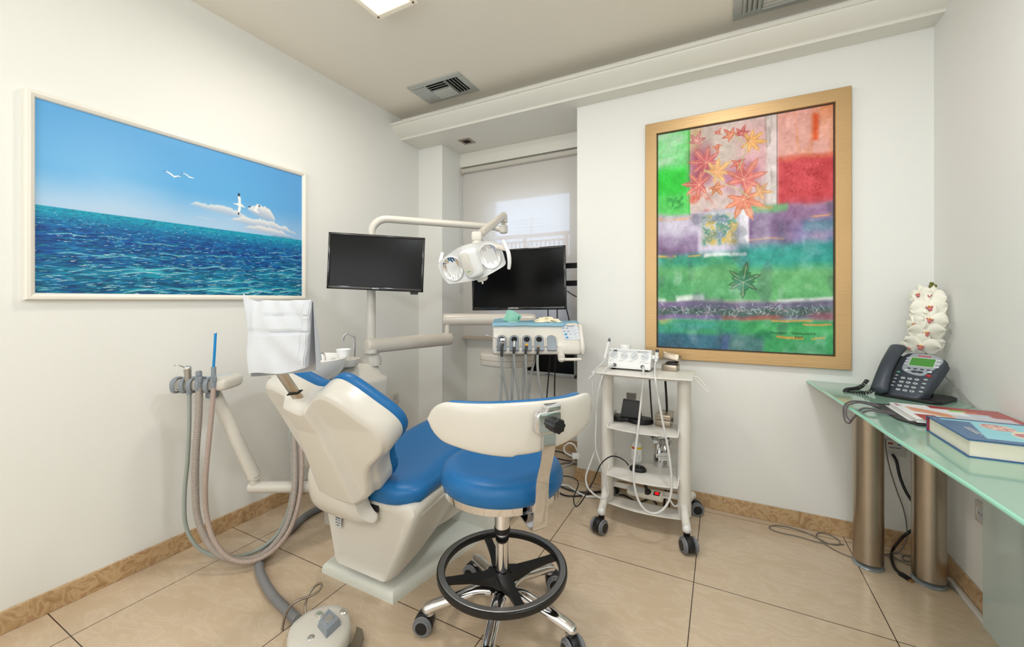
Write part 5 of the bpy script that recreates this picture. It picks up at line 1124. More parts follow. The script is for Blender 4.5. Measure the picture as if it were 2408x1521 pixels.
# air polishing device on top
dv0 = V((1.905, 2.351, 0.914)); dv1 = V((2.163, 2.282, 0.918))
dvx0, dvx1 = 1.884, 2.134; dy0 = 2.435
dv = thing('air_polisher', 'white tabletop air polishing box with four dials on the cart top', 'dental device', ((dvx0+dvx1)/2, dy0+.1, TOPZ))
pf = [(0, .012), (0, .045), (.050, .118), (.062, .122), (.19, .105), (.195, .10), (.195, .012)]
Mdv = frame((0, dy0, TOPZ), (0, 1, 0), (0, 0, 1), (1, 0, 0))
obj('case', B().prism(pf, dvx0, dvx1, Mdv, bevel=.006), WHITE2, dv, angle=40)
for x in (dvx0+.03, dvx1-.03):
    for y in (.03, .165): obj('foot', B().cyl((x, dy0+y, TOPZ), (x, dy0+y, TOPZ+.014), .012), DARK, dv)
sl_ = math.atan2(.05, .073); Mf = frame(((dvx0+dvx1)/2, dy0+.025, TOPZ+.0815), (1, 0, 0), (0, math.sin(sl_), math.cos(sl_)), (0, -math.cos(sl_), math.sin(sl_)))
obj('header_strip', B().box((0, .034, .0006), (.240, .014, .0012), M=Mf), LGREY, dv)
obj('brand_lettering', text_bm('EMS', .0125, Mf @ Matrix.Translation((-.085, .0295, .0013)), bold=.0006), BLACK, dv)
obj('green_dot', B().cyl(Mf @ V((-.118, .034, .001)), Mf @ V((-.118, .034, .0018)), .0028, seg=12), mat('dot_green', (20, 110, 90), .4), dv)
obj('model_lettering', text_bm('AIR-FLOW S2', .0095, Mf @ Matrix.Translation((.074, .0305, .0013)), bold=.0002), mat('letter_grey', (120, 122, 126), .5), dv)
for k, an_ in enumerate((.9, -.4, .9, -.4)):
    x = -.088+.059*k; Md = Mf @ Matrix.Translation((x, .002, 0))
    dl = B(); dl.lathe([(.0235, 0), (.0235, .0008), (.0228, .0008), (.0228, .0002), (0, .0002)], M=Md, seg=36); d_ = obj('dial', dl, LGREY, dv)
    obj('dial_mark', B().box((0, 0, .0010), (.034, .0014, .0008), M=Md @ Matrix.Rotation(an_, 4, 'Z')), GREY, d_)
    for q_, s3 in ((-.016, .009), (-.008, .005), (0.0, .004)): obj('tick', B().box((x+q_-.004, -.033+.004*(q_ > -.01), .0005), (s3, .0015, .0008), M=Mf, rz=.5 if q_ < -.01 else 0), BLACK, dv)
obj('small_lettering', text_bm('SWISS MADE', .005, Mf @ Matrix.Translation((.098, -.040, .0006))), GREY, dv)
for x in (dvx0+.045, dvx1-.045): obj('hose_port', B().cyl((x, dy0-.001, TOPZ+.030), (x, dy0-.004, TOPZ+.030), .0105), mat('port_ring', (96, 100, 104), .4), dv)
for x, nm in ((dvx0-.006, 'l'), (dvx1+.006, 'r')):
    obj('side_holder', B().box((x, dy0+.055, TOPZ+.082), (.022, .022, .024), bevel=.004), WHITE2, dv)
jl = V((1.98, 2.39, 1.035))
jar = B().lathe([(.034, 0), (.035, .004), (.035, .026), (.033, .029), (0, .029)], c=((dvx0+dvx1)/2-.045, dy0+.125, TOPZ+.112)); obj('powder_cap', jar, WHITE2, dv)
wh = [(1.898, 2.313, 0.958), (1.906, 2.318, 0.985)]
ap = thing('polishing_handpiece', 'slim white handpiece with metal tip upright at the left end of the box', 'dental instrument', V((1.869, 2.434, 0.951)))
obj('handpiece_body', B().tube([(1.869, 2.434, 0.951), (1.88, 2.44, 1.002), (1.892, 2.445, 1.051)], lambda t_: .0095+.001*t_, seg=14), WHITE2, ap); obj('metal_tip', B().tube([(1.892, 2.445, 1.051), (1.894, 2.447, 1.064), (1.895, 2.447, 1.071)], lambda t_: .008-.003*t_, seg=12), GM, ap)
obj('hose', B().tube([(1.869, 2.434, 0.956), (1.876, 2.415, 0.943), (1.856, 2.348, 0.911), (1.859, 2.237, 0.894), (1.851, 2.233, 0.848), (1.853, 2.234, 0.765), (1.863, 2.251, 0.654), (1.865, 2.263, 0.543), (1.86, 2.26, 0.459), (1.84, 2.228, 0.382), (1.825, 2.197, 0.319), (1.839, 2.182, 0.269), (1.882, 2.182, 0.234), (1.92, 2.201, 0.216), (1.944, 2.214, 0.239), (1.936, 2.221, 0.297), (1.903, 2.226, 0.383), (1.873, 2.233, 0.458), (1.866, 2.241, 0.526), (1.867, 2.253, 0.618), (1.869, 2.265, 0.736), (1.883, 2.284, 0.83), (1.897, 2.324, 0.893), (1.911, 2.377, 0.911), (1.926, 2.452, 0.914)], .0052, seg=8), mat('hose_light', (204, 202, 200), .4), ap, angle=80)
ap2 = thing('powder_handpiece', 'white handpiece with dark collar in the holder on the right end of the box', 'dental instrument', V((2.157, 2.504, 0.966)))
obj('handpiece_body', B().tube([(2.16, 2.505, 0.996), (2.157, 2.504, 0.966), (2.154, 2.491, 0.942)], lambda t_: .0105, seg=14).ball((2.158, 2.499, 0.964), .013), WHITE2, ap2); obj('dark_collar', B().cyl((2.16, 2.505, 0.993), (2.16, 2.505, 1.011), .0095), GM, ap2)
obj('hose', B().tube([(2.154, 2.491, 0.942), (2.156, 2.447, 0.919), (2.18, 2.29, 0.879), (2.196, 2.299, 0.765), (2.221, 2.289, 0.634), (2.247, 2.28, 0.506), (2.263, 2.266, 0.38), (2.261, 2.253, 0.285), (2.232, 2.227, 0.224), (2.189, 2.205, 0.197), (2.139, 2.19, 0.214), (2.1, 2.193, 0.275), (2.082, 2.206, 0.367), (2.082, 2.229, 0.449), (2.091, 2.267, 0.576), (2.102, 2.318, 0.751), (2.116, 2.302, 0.872), (2.102, 2.385, 0.905), (2.088, 2.457, 0.915)], .0062, seg=8), mat('hose_light2', (212, 210, 208), .4), ap2, angle=80)
# two metal boxes
def mbox(name, lab, c, d, rz, open_=False):
    t = thing(name, lab, 'metal box', c); M = zrot(c, rz); SM = STEEL
    h = d[2]
    if open_:
        obj('base', B().box((0, 0, h*.25), (d[0], d[1], h*.5), M=M, bevel=.003), SM, t)
        obj('insert', B().box((.01, 0, h*.55), (d[0]*.7, d[1]*.75, h*.3), M=M, bevel=.003), BLACK, t)
        ML = M @ Matrix.Translation((0, d[1]*.35, h*.72)) @ Matrix.Rotation(.16, 4, 'Y') @ Matrix.Rotation(-.22, 4, 'X') @ Matrix.Translation((0, -d[1]*.35, 0))
        obj('lid', B().box((.003, 0, h*.28), (d[0]*1.04, d[1]*1.04, h*.5), M=ML, bevel=.003), SM, t)
    else:
        obj('base', B().box((0, 0, h*.26), (d[0], d[1], h*.52), M=M, bevel=.003), SM, t); obj('lid', B().box((0, 0, h*.77), (d[0]*1.02, d[1]*1.02, h*.46), M=M, bevel=.004), SM, t)
        obj('clasp', B().box((d[0]/2+.002, -.01, h*.48), (.005, .018, .02), M=M, bevel=.001), BLACK, t)
mbox('instrument_box', 'small steel instrument box with its lid ajar on top of the cart', V((2.228, 2.562, 0.885))+V((.0, .0, 0)), (.085, .075, .075), -.15, True)
mbox('instrument_box', 'closed steel instrument box on the cart shelf beside the black stand', V((2.196, 2.557, 0.565)), (.084, .13, .070), -.05)
# tv stand base on the shelf
tb_ = V((2.007, 2.526, 0.565)); sdn = thing('monitor_stand', 'black kidney shaped monitor foot with upright neck on the middle shelf', 'stand', tb_)
Ms_ = zrot(tb_, 0.05); kd = [(-.125, .0), (-.11, -.035), (-.06, -.045), (-.02, -.028), (.03, -.058), (.085, -.055), (.125, -.015), (.118, .03), (.06, .052), (0, .048), (-.06, .055), (-.11, .04)]
kd = [(p.x, p.y) for p in smooth_path([V((a, b, 0)) for a, b in kd], 4, True)]
obj('base', B().prism(kd, 0, .028, Ms_, bevel=.007, topbevel=True), BLACK, sdn, angle=50)
obj('neck', B().loft([[Ms_ @ V(p) for p in r_] for r_ in ([(-.062, -.018, .026), (.062, -.022, .026), (.062, .018, .026), (-.062, .018, .026)], [(-.048, .0, .125), (.050, .0, .118), (.05, .025, .118), (-.048, .025, .125)], [(-.046, .004, .13), (.046, .004, .124), (.046, .02, .124), (-.046, .02, .13)])]), BLACK, sdn)
obj('metal_bracket', B().box((.0, .012, .152), (.058, .004, .034), M=Ms_).box((0, .006, .142), (.025, .004, .02), M=Ms_).box((0, .01, .128), (.05, .012, .012), M=Ms_), GM, sdn)
# bottle
bo = V((2.029, 2.584, 0.3)); bt_ = thing('bottle', 'white plastic bottle with yellow and red banded label on the lower shelf', 'bottle', bo)
obj('bottle_body', B().lathe([(.030, 0), (.034, .005), (.034, .10), (.032, .115), (.022, .128), (.015, .133), (.015, .14)], c=bo, seg=32), WHITE2, bt_, angle=60)
obj('cap', B().cyl(bo+V((0, 0, .138)), bo+V((0, 0, .160)), .0175, bevel=.002), WHITE2, bt_)
def wrap(r, z0, z1, a0, a1, m, nm): 
    n = 14; b = B(); b.grid(lambda a, b_: bo+V((r*math.cos(a0+(a1-a0)*a), r*math.sin(a0+(a1-a0)*a), z0+(z1-z0)*b_)), n, 2); return obj(nm, b, m, bt_, angle=80)
wrap(.0344, .02, .088, math.radians(-175), math.radians(-10), mat('label_white', (246, 246, 244), .5), 'label')
wrap(.0346, .089, .101, math.radians(-175), math.radians(-10), mat('label_yellow', (238, 208, 30), .5), 'yellow_band'); wrap(.0349, .089, .101, math.radians(-125), math.radians(-88), mat('label_red', (214, 30, 40), .5), 'red_band')
for k in range(6): wrap(.0350, .076-.009*k, .0775-.009*k, math.radians(-118 if k % 2 else -80), math.radians(-60 if k < 3 else -40), mat('label_print', (90, 90, 96), .6) if k == 0 else bpy.data.materials['label_print'], 'print_line')
# silver pouch
po = V((2.175, 2.587, 0.3)); sp3 = thing('foil_pouch', 'crumpled silver foil pouch with white label on the lower shelf', 'pouch', po)
fl_ = B(); Mfo = frame(po, RX, FN*-1, UP)
def foil(sg):
    def f(a, b):
        w_ = .054*(1-.12*math.cos(2*b)); d = .030*math.sin(PI*a)**.6*(1-b)**.5*sg; h = .225*b
        x = (2*a-1)*w_+.008*math.sin(9*b+3)*b; y = -d+(.010*math.sin(14*a+7*b)+.008*math.sin(25*a-9*b))*b*(.5+b)*1.2
        if b > .68: x += (b-.68)*.09*(1 if a > .5 else -1)*(1.5-abs(2*a-1)); h -= (b-.68)*.11*abs(math.sin(6*a+1))
        return (x, y, h)
    return f
fl_.grid(foil(1), 30, 30, M=Mfo); fl_.grid(foil(-1), 30, 30, M=Mfo)
obj('foil', fl_, mat('foil', (214, 214, 216), .18, 1.), sp3, angle=30)
lbm = Mfo @ Matrix.Translation((-.002, -.0335, .070)) @ Matrix.Rotation(PI/2, 4, 'X')
obj('label', B().box((0, 0, 0), (.058, .046, .0015), M=lbm), WHITE2, sp3); obj('label_print', text_bm('AIR-FLOW POWDER', .0052, lbm @ Matrix.Translation((0, .001, .001))).merge(text_bm('300 g      1.1.2023', .0045, lbm @ Matrix.Translation((0, -.010, .001))).bm), BLACK, sp3)
# black oval foot switch
fs = V((2.059, 2.459, 0.3)); sw = thing('foot_switch', 'black oval foot switch with cable on the lower shelf edge', 'foot switch', fs)
obj('body', B().lathe([(.046, 0), (.049, .006), (.047, .016), (.036, .025), (.015, .029), (0, .0295)], c=fs, sx=1.0, sy=.72), BLACK, sw, angle=60)
obj('led', B().ball(fs+V((.012, -.012, .0275)), .0022, u=8, v=6), WHITE2, sw)
obj('cable', B().tube([(2.031, 2.326, 0.373), (2.019, 2.297, 0.404), (1.996, 2.24, 0.441), (1.964, 2.201, 0.454), (1.934, 2.163, 0.438), (1.912, 2.152, 0.404), (1.884, 2.16, 0.334), (1.846, 2.185, 0.257), (1.796, 2.227, 0.169), (1.761, 2.243, 0.118), (1.738, 2.265, 0.108), (1.712, 2.319, 0.118), (1.698, 2.402, 0.123), (1.696, 2.457, 0.14), (1.665, 2.519, 0.141), (1.592, 2.595, 0.117), (1.515, 2.6, 0.108)], .0035, seg=8), BLACK, sw, angle=80)
# power strip hanging under the cart
pw = thing('power_strip', 'off-white power strip with lit red switch fixed low on the cart', 'power strip', V((2.091, 2.413, 0.191)))
P0 = V((2.014, 2.452, 0.178)); P1 = V((2.198, 2.401, 0.201)); Px = (P1-P0).normalized(); Pz = V((0, -.55, .83)); Pz = (Pz-Px*Pz.dot(Px)).normalized(); Py = Pz.cross(Px)
Mpw = frame((P0+P1)/2, Px, Py, Pz); Lp = (P1-P0).length+.02
obj('strip_body', B().box((0, 0, 0), (Lp, .052, .036), M=Mpw, bevel=.009), mat('strip_cream', (226, 221, 208), .4), pw)
for k in range(3):
    x = -Lp/2+.036+.046*k; obj('outlet', B().cyl(Mpw @ V((x, 0, .0178)), Mpw @ V((x, 0, .0186)), .0185), LGREY, pw)
obj('plug', B().cyl(Mpw @ V((-Lp/2+.128, 0, .018)), Mpw @ V((-Lp/2+.128, .0, .04)), .0195, .011).cyl(Mpw @ V((-Lp/2+.128, 0, .04)), Mpw @ V((-Lp/2+.126, .01, .07)), .009), BLACK, pw, label='black plug in the power strip')
obj('switch_frame', B().box((Lp/2-.032, 0, .018), (.034, .024, .004), M=Mpw), BLACK, pw)
obj('red_switch', B().box((Lp/2-.030, 0, .021), (.020, .014, .008), M=Mpw, bevel=.002), mat('lit_red', (230, 20, 24), .3, emit=(255, 20, 24), estr=1.2), pw)
obj('mounting_bar', B().b2((1.90, 2.462, .175), (2.30, 2.470, .205)), CW, pw)
obj('cord', B().tube([Mpw @ V((Lp/2, 0, 0)), Mpw @ V((Lp/2+.03, .0, -.004)), V((2.27, 2.40, .165)), V((2.31, 2.50, .17)), V((2.33, 2.60, .10)), V((2.30, 2.78, .02))], .005), WHITE2, pw)

# ---------------- glass desk ----------------
dk_ = thing('glass_desk', 'green frosted glass desk with two brushed metal column legs along the right wall', 'desk', (3.2, 2.0, 0))
GLS = mat('green_glass', (152, 188, 168), .08, spec=.6, coat=.6, alpha=.90)
dz0, dz1 = .832, .844
dp = [(2.932, 2.828), (2.965, 2.45), (2.99, 2.12), (3.010, 1.80), (3.028, 1.60), (3.046, 1.39), (3.056, 1.22), (3.062, 1.0), (3.064, .6), (3.455, .6), (3.455, 2.828)]
obj('glass_top', B().prism(dp, dz0, dz1, bevel=.0015, seg=1), GLS, dk_)
ed = B(); ed.tube([(x-.001, y, (dz0+dz1)/2) for x, y in dp[:9]], .0064, seg=8, spline=False); obj('polished_edge', ed, mat('edge_teal', (150, 212, 190), .2, coat=.5), dk_, label='bright teal glass front edge')
for (x, y) in ((3.136, 2.575), (3.345, 2.545)):
    l = obj('leg', B().cyl((x, y, .026), (x, y, dz0), .059, seg=48), STEEL, dk_)
    obj('foot_disc', B().lathe([(.060, 0), (.062, .005), (.055, .012), (.035, .016), (.03, .03)], c=(x, y, 0), seg=48), mat('disc_grey', (150, 158, 162), .3, .5) if 'disc_grey' not in bpy.data.materials else bpy.data.materials['disc_grey'], l)
obj('glass_panel_leg', B().b2((3.424, .6, 0), (3.434, 2.305, dz0)), mat('frosted_panel', (206, 222, 218), .12, coat=.5, alpha=.88), dk_)

# telephone
BL = V((3.154, 2.543, 0.867)); BR = V((3.296, 2.439, 0.862)); TL = V((3.282, 2.696, 1.057))
zb_ = .862; BL.z = zb_; BR.z = zb_
tx = (BR-BL); W_ = tx.length; tx.normalize(); ty = TL-BL; ty = ty-tx*ty.dot(tx); Hh = ty.length; ty.normalize(); tn = tx.cross(ty)
if tn.z < 0: tn = -tn
MT = frame(BL, tx, ty, tn)
ph = thing('telephone', 'dark grey desk telephone with green display and coiled cord', 'telephone', (BL+BR)/2+V((0, 0, -zb_+dz1)))
PHM = mat('phone_grey', (58, 64, 74), .4); PHL = mat('phone_light', (154, 162, 168), .35)
W_ = W_*1.0; body = [(.045, .0), (.07, -.012), (W_*.6, -.016), (W_-.02, .0), (W_-.002, .05), (W_+.010, .12), (W_+.022, .20), (W_+.018, .235), (W_*.8, .262), (W_*.55, .268), (.05, .255), (.035, .2), (.032, .05)]
bd_ = [(p.x, p.y) for p in smooth_path([V((a, b, 0)) for a, b in body], 3, True)]
obj('phone_body', B().prism(bd_, -.045, .0, MT, bevel=.012, seg=3, topbevel=True), PHM, ph, angle=50)
obj('cradle', B().prism([(-.008, .0), (.055, .0), (.055, .25), (.0, .25), (-.01, .2)], -.04, -.012, MT, bevel=.01), PHM, ph, angle=50)
hs = B(); prof_h = [(-.012, .020), (.01, .006), (.034, .004), (.048, .016)]
rings = []
for k in range(25):
    t_ = k/24; y_ = -.012+.30*t_; bow = .030*math.sin(PI*t_)+.012; fat = 1.0 if .2 < t_ < .8 else 1.25
    wv_ = .031*(1.12-.22*math.sin(PI*t_))*(min(1, t_/.05+.45))*(min(1, (1-t_)/.05+.45)); th_ = .017*(1.35-.45*math.sin(PI*t_))*(min(1, t_/.06+.4))*(min(1, (1-t_)/.06+.4))
    rings.append([MT @ V((.020+wv_*math.cos(a), y_, bow+th_*math.sin(a))) for a in [2*PI*j/20 for j in range(20)]])
hs.loft(rings); hso = obj('handset', hs, PHM, ph, angle=70)
sil = [(.062, .150), (.10, .128), (.14, .126), (W_-.02, .150), (W_+.005, .19), (W_+.010, .232), (W_*.8, .255), (W_*.5, .256), (.072, .245), (.060, .2)]
sil = [(p.x, p.y) for p in smooth_path([V((a, b, 0)) for a, b in sil], 3, True)]
sf = obj('display_surround', B().prism(sil, -.002, .004, MT, bevel=.002, topbevel=True), PHL, ph, angle=50)
obj('display_frame', B().box((.122, .203, .0045), (.092, .056, .002), M=MT), LGREY, sf)
obj('display_glass', B().box((.122, .203, .0058), (.084, .048, .001), M=MT), mat('lcd_green', (76, 140, 62), .3, emit=(60, 150, 60), estr=.03), sf, label='green liquid crystal display')
obj('brand_lettering', text_bm('AVAYA', .014, MT @ Matrix.Translation((.122, .236, .0044)), bold=.0004), mat('brand_red', (206, 30, 40), .4), sf)
KM = mat('key_grey', (176, 186, 186), .35)
def key(x, y, a=.0088, b=.0062, m=KM, parent=None, z=0):
    bb_ = B(); bb_.prism([(x+a*math.cos(t_), y+b*math.sin(t_)) for t_ in [2*PI*k/16 for k in range(16)]], z, z+.004, MT, bevel=.0012, topbevel=True, seg=1); return obj('key', bb_, m, parent or ph)
lab = '123456789*0#'
for r_ in range(4):
    for c__ in range(3):
        x = .078+.0245*c__; y = .100-.0235*r_+.0; kk_ = key(x, y)
        obj('key_digit', text_bm(lab[r_*3+c__], .008, MT @ Matrix.Translation((x, y-.003, .0043)), bold=.0002), BLACK, kk_)
for r_ in range(4): key(.156, .106-.0235*r_, .0075, .004); key(.052, .112-.021*r_+.0, .006, .0035)
key(.053, .133, .007, .004, mat('key_green', (120, 190, 160), .4)); key(.160, .130, .010, .005, mat('key_red', (206, 44, 40), .4))
for x in (.085, .108, .131, .154): key(x, .160, .007, .003, PHM, sf, .004)
for x, y, a in ((.108, .143, .011), (.128, .143, .011), (.080, .146, .008), (.160, .150, .008)): key(x, y, a, .006, PHM if a > .01 else LGREY, sf, .004)
for k in range(3): obj('side_key', B().box((W_-.002, .222-.02*k, .005), (.018, .009, .002), M=MT, bevel=.0008), LGREY, sf); obj('side_key', B().box((.067, .222-.018*k, .005), (.012, .007, .002), M=MT, bevel=.0008), LGREY, sf)
stand = B(); f0 = V((3.268, 2.459, 0.87)); stand.box(((BL+BR)/2+tx*.03+V((0.10, -.02, -.012))), (.20, .15, .012), bevel=.005, rz=math.atan2(tx.y, tx.x)); stand.b2((0, -.008, -.02), (1, .008, .0), M=frame(MT @ V((.15, .11, -.045)), V((3.393, 2.568, 0.871))-(MT @ V((.15, .11, -.045))), tx, UP))
Mst = frame(V(((BL+BR)/2).xy.to_3d())+V((0, 0, dz1+.008)), tx, V((-tx.y, tx.x, 0)), UP)
st_b = B().prism(ngon_round(.03, .10, .22, .22, .04), -.008, .006, Mst, bevel=.003).box((.06, .13, .05), (.03, .02, .10), M=Mst, bevel=.004)
obj('stand', st_b, BLACK, ph)
# coiled cord, straight line cord
def coil(pts, R, r, turns):
    P = smooth_path([V(p) for p in pts], 10); L = [0]
    for a, b in zip(P, P[1:]): L.append(L[-1]+(b-a).length)
    N = turns*12; out = []; j = 0
    for i in range(N+1):
        x = L[-1]*i/N
        while j < len(L)-2 and L[j+1] < x: j += 1
        f = (x-L[j])/max(1e-9, L[j+1]-L[j]); p = P[j].lerp(P[j+1], f); t_ = (P[j+1]-P[j]).normalized(); s_ = t_.cross(UP).normalized(); n_ = s_.cross(t_); a = 2*PI*i/12
        out.append(p+(s_*math.cos(a)+n_*math.sin(a))*R)
    return B().tube(out, r, seg=6, spline=False)
obj('coiled_cord', coil([(3.15, 2.538, 0.882), (3.128, 2.521, 0.86), (3.098, 2.528, 0.85), (3.061, 2.543, 0.843), (3.044, 2.556, 0.845), (3.06, 2.598, 0.849), (3.109, 2.647, 0.851), (3.141, 2.674, 0.866), (3.154, 2.659, 0.896)], .0075, .0024, 34), BLACK, ph, angle=80)
o = obj('line_cord', B().tube([(3.436, 2.658, 0.944), (3.446, 2.584, 0.906), (3.448, 2.506, 0.87), (3.45, 2.457, 0.852), (3.449, 2.434, 0.846)], .0022, seg=6), mat('cord_grey', (150, 146, 138), .5), ph, angle=80)

# orchid
orc = thing('orchid', 'white artificial orchid spike with pink centres standing in the desk corner behind the telephone', 'orchid', V((3.40, 2.745, dz1)))
PET = mat('petal', (244, 241, 226), .6, bump=.1, bscale=60); LIP = mat('lip_pink', (206, 120, 120), .5, noise=.25, nscale=90); STEM = mat('stem_green', (112, 112, 50), .6)
obj('pot', B().lathe([(.030, 0), (.042, .06), (.046, .11), (.043, .11), (.035, .02)], c=(3.40, 2.745, dz1)), WHITE2, orc)
sp4 = [V((3.40, 2.745, dz1+.08)), V((3.391, 2.702, 1.104)), V((3.4, 2.695, 1.188)), V((3.409, 2.7, 1.25)), V((3.404, 2.703, 1.312)), V((3.419, 2.711, 1.354)), V((3.413, 2.702, 1.381))]
obj('stem', B().tube(sp4, .0035, seg=8), STEM, orc)
for p in ((3.399, 2.684, 1.368), (3.416, 2.692, 1.37), (3.407, 2.699, 1.381)): obj('bud', B().ball(p, .0085), STEM, orc)
def blossom(c, R, roll, tilt, azim):
    c = V(c); z_ = (V((2.496, 0, 1.3))-c).normalized(); z_ = (Matrix.Rotation(azim, 3, 'Z') @ z_); x_ = UP.cross(z_).normalized(); y_ = z_.cross(x_)
    M = frame(c, x_, y_, z_) @ Matrix.Rotation(tilt, 4, 'X') @ Matrix.Rotation(roll, 4, 'Z')
    b = B()
    for k, (an, wd, ln) in enumerate(((0, .62, .95), (180, .62, .95), (90, .36, 1.0), (215, .34, .92), (325, .34, .92))):
        a0 = math.radians(an); zo = .002 if k < 2 else -.003
        def f(a, b_, a0=a0, wd=wd, ln=ln, zo=zo):
            s_ = (2*a-1); r_ = ln*R*b_; w_ = wd*R*math.sin(PI*min(1, b_*.93+.06))**.75*s_
            z__ = zo+.18*R*b_*b_*(-1)+.10*R*math.sin(3*s_+an)*b_-.10*R*s_*s_
            return (r_*math.cos(a0)-w_*math.sin(a0), r_*math.sin(a0)+w_*math.cos(a0), z__)
        b.grid(f, 8, 10, M=M)
    o = obj('blossom', b, PET, orc, angle=80)
    l = B(); l.ball((0, -.16*R, .10*R), .12*R, M=M, sc=(1.0, 1.25, .8), u=10, v=8).ball((-.14*R, -.02*R, .08*R), .075*R, M=M, sc=(.7, 1.2, .7), u=8, v=6).ball((.14*R, -.02*R, .08*R), .075*R, M=M, sc=(.7, 1.2, .7), u=8, v=6)
    obj('lip', l, LIP, o)
    obj('column', B().ball((0, .03*R, .10*R), .07*R, M=M, u=8, v=6), mat('lip_yellow', (226, 160, 60), .5) if 'lip_yellow' not in bpy.data.materials else bpy.data.materials['lip_yellow'], o)
for c, R, ro, ti, az in (((3.381, 2.652, 1.324), .064, -.2, -.5, -.1), ((3.35, 2.67, 1.329), .052, .3, -.2, -.7), ((3.373, 2.625, 1.268), .070, .2, -.1, .15), ((3.333, 2.65, 1.238), .050, 0, 0, -.9), ((3.371, 2.613, 1.211), .070, -.3, .1, .1), ((3.323, 2.633, 1.185), .050, .5, .2, -.7), ((3.361, 2.619, 1.148), .068, .1, .5, 0), ((3.412, 2.657, 1.145), .052, .2, .4, .6), ((3.348, 2.635, 1.083), .070, -.2, .5, -.2), ((3.383, 2.642, 1.084), .060, .3, .4, .3), ((3.318, 2.675, 1.071), .050, .3, .4, -.5)):
    blossom(c, R, ro, ti, az)

# books and bag on the desk
bg_ = thing('paper_bag', 'flat black paper gift bag with cord handles under the magazine on the desk', 'bag', (3.25, 2.15, dz1))
obj('bag_body', B().prism([(3.075, 2.31), (3.09, 2.045), (3.13, 1.985), (3.40, 2.0), (3.40, 2.33)], dz1, dz1+.006, bevel=.001, seg=1), mat('bag_black', (44, 42, 44), .45), bg_)
HCM = mat('bag_cord', (96, 88, 92), .7)
obj('cord_handle', B().tube([(3.085, 2.23, dz1+.007), (3.055, 2.235, dz1+.012), (3.015, 2.225, dz1+.018), (2.975, 2.20, dz1+.006), (2.965, 2.175, dz1-.03), (2.975, 2.150, dz1-.045), (2.985, 2.13, dz1-.02), (3.02, 2.105, dz1+.012), (3.06, 2.10, dz1+.012), (3.10, 2.10, dz1+.007)], .0034), HCM, bg_)
obj('cord_handle', B().tube([(3.09, 2.25, dz1+.008), (3.05, 2.262, dz1+.016), (3.00, 2.250, dz1+.016), (2.968, 2.225, dz1-.004), (2.962, 2.19, dz1-.05), (2.972, 2.165, dz1-.06), (2.985, 2.15, dz1-.03), (3.01, 2.135, dz1+.014), (3.06, 2.13, dz1+.014), (3.10, 2.13, dz1+.007)], .0034), HCM, bg_)
def cover_thing(nm, lab, cat, x0, x1, y0, y1, z0, z1, draw, nx, ny, pagecol, cov, rot=0):
    t = thing(nm, lab, cat, ((x0+x1)/2, (y0+y1)/2, z0)); obj('pages', B().b2((x0+.003, y0+.003, z0+.0012), (x1-.003, y1-.002, z1-.0012)), mat(nm+'_pages', pagecol, .8, noise=.04, nscale=40), t)
    u, v = np.meshgrid(np.linspace(0, 1, nx), np.linspace(0, 1, ny), indexing='ij'); im = np.zeros((nx, ny, 3)); draw(u, v, im)
    canvas_obj('front_cover', im, frame((x0, y0, z1+.0004), (1, 0, 0), (0, 1, 0), (0, 0, 1)), x1-x0, y1-y0, t, .25)
    return t
def draw_mag(u, v, im):   # u across (x), v along y
    im[:] = (240, 240, 240)
    n = vnoise(u, v, 14, 14, 90, 4); red = (168, 50, 52)
    def bx(a, b, c, d, col, op=1, s_=.01): lay(im, sst(a-s_, a+s_, u)*sst(b+s_, b-s_, u)*sst(c-s_, c+s_, v)*sst(d+s_, d-s_, v)*op, col)
    lay(im, sst(.0, .02, u-.02-.0-(1-v)*.0-.33)*sst(.86, .90, v+.12*u), red); bx(.62, 1.1, .3, 1.1, red); bx(.82, 1.1, -.1, 1.1, red); bx(.07, .25, .0, .34, (168, 48, 50), 1, .01)
    for k in range(5): lay(im, sst(.055, .02, np.abs((v-.72+.055*k)-(-.75)*(u-.12)-.05*np.sin(9*u)))*sst(.08, .14, u)*sst(.62, .5, u)*.9, ((222, 138, 100), (232, 160, 122), (206, 112, 78), (240, 184, 150), (214, 130, 92))[k])
    lay(im, sst(.6, .5, np.abs(n-.5)*6)*sst(.25, .35, u)*sst(.5, .4, u)*sst(.5, .4, v)*.6, (236, 170, 90))
    bx(.5, .66, .72, .82, (120, 200, 60), 1, .02); bx(.62, .74, .68, .78, (230, 120, 60), .8, .03); bx(.42, .92, .12, .5, (208, 214, 224), .9, .02); bx(.6, .8, .45, .66, (196, 216, 228), .9, .03)
    for k in range(9): bx(.46, .66, .16+.035*k, .172+.035*k, (150, 160, 176), .7, .003)
    bx(.035, .06, .80, .95, (170, 60, 66), .8, .004); bx(.065, .085, .78, .94, (120, 120, 124), .5, .003)
mg = cover_thing('magazine', 'glossy magazine with red and white cover lying behind the blue book', 'magazine', 3.128, 3.45, 1.995, 2.27, dz1+.008, dz1+.022, draw_mag, 160, 140, (236, 234, 230), None)
mg2 = obj('leaflet', B().b2((3.118, 2.03, dz1+.0062), (3.44, 2.275, dz1+.0078)), WHITE2); tag(mg2, 'thin white leaflet directly under the magazine', 'leaflet')
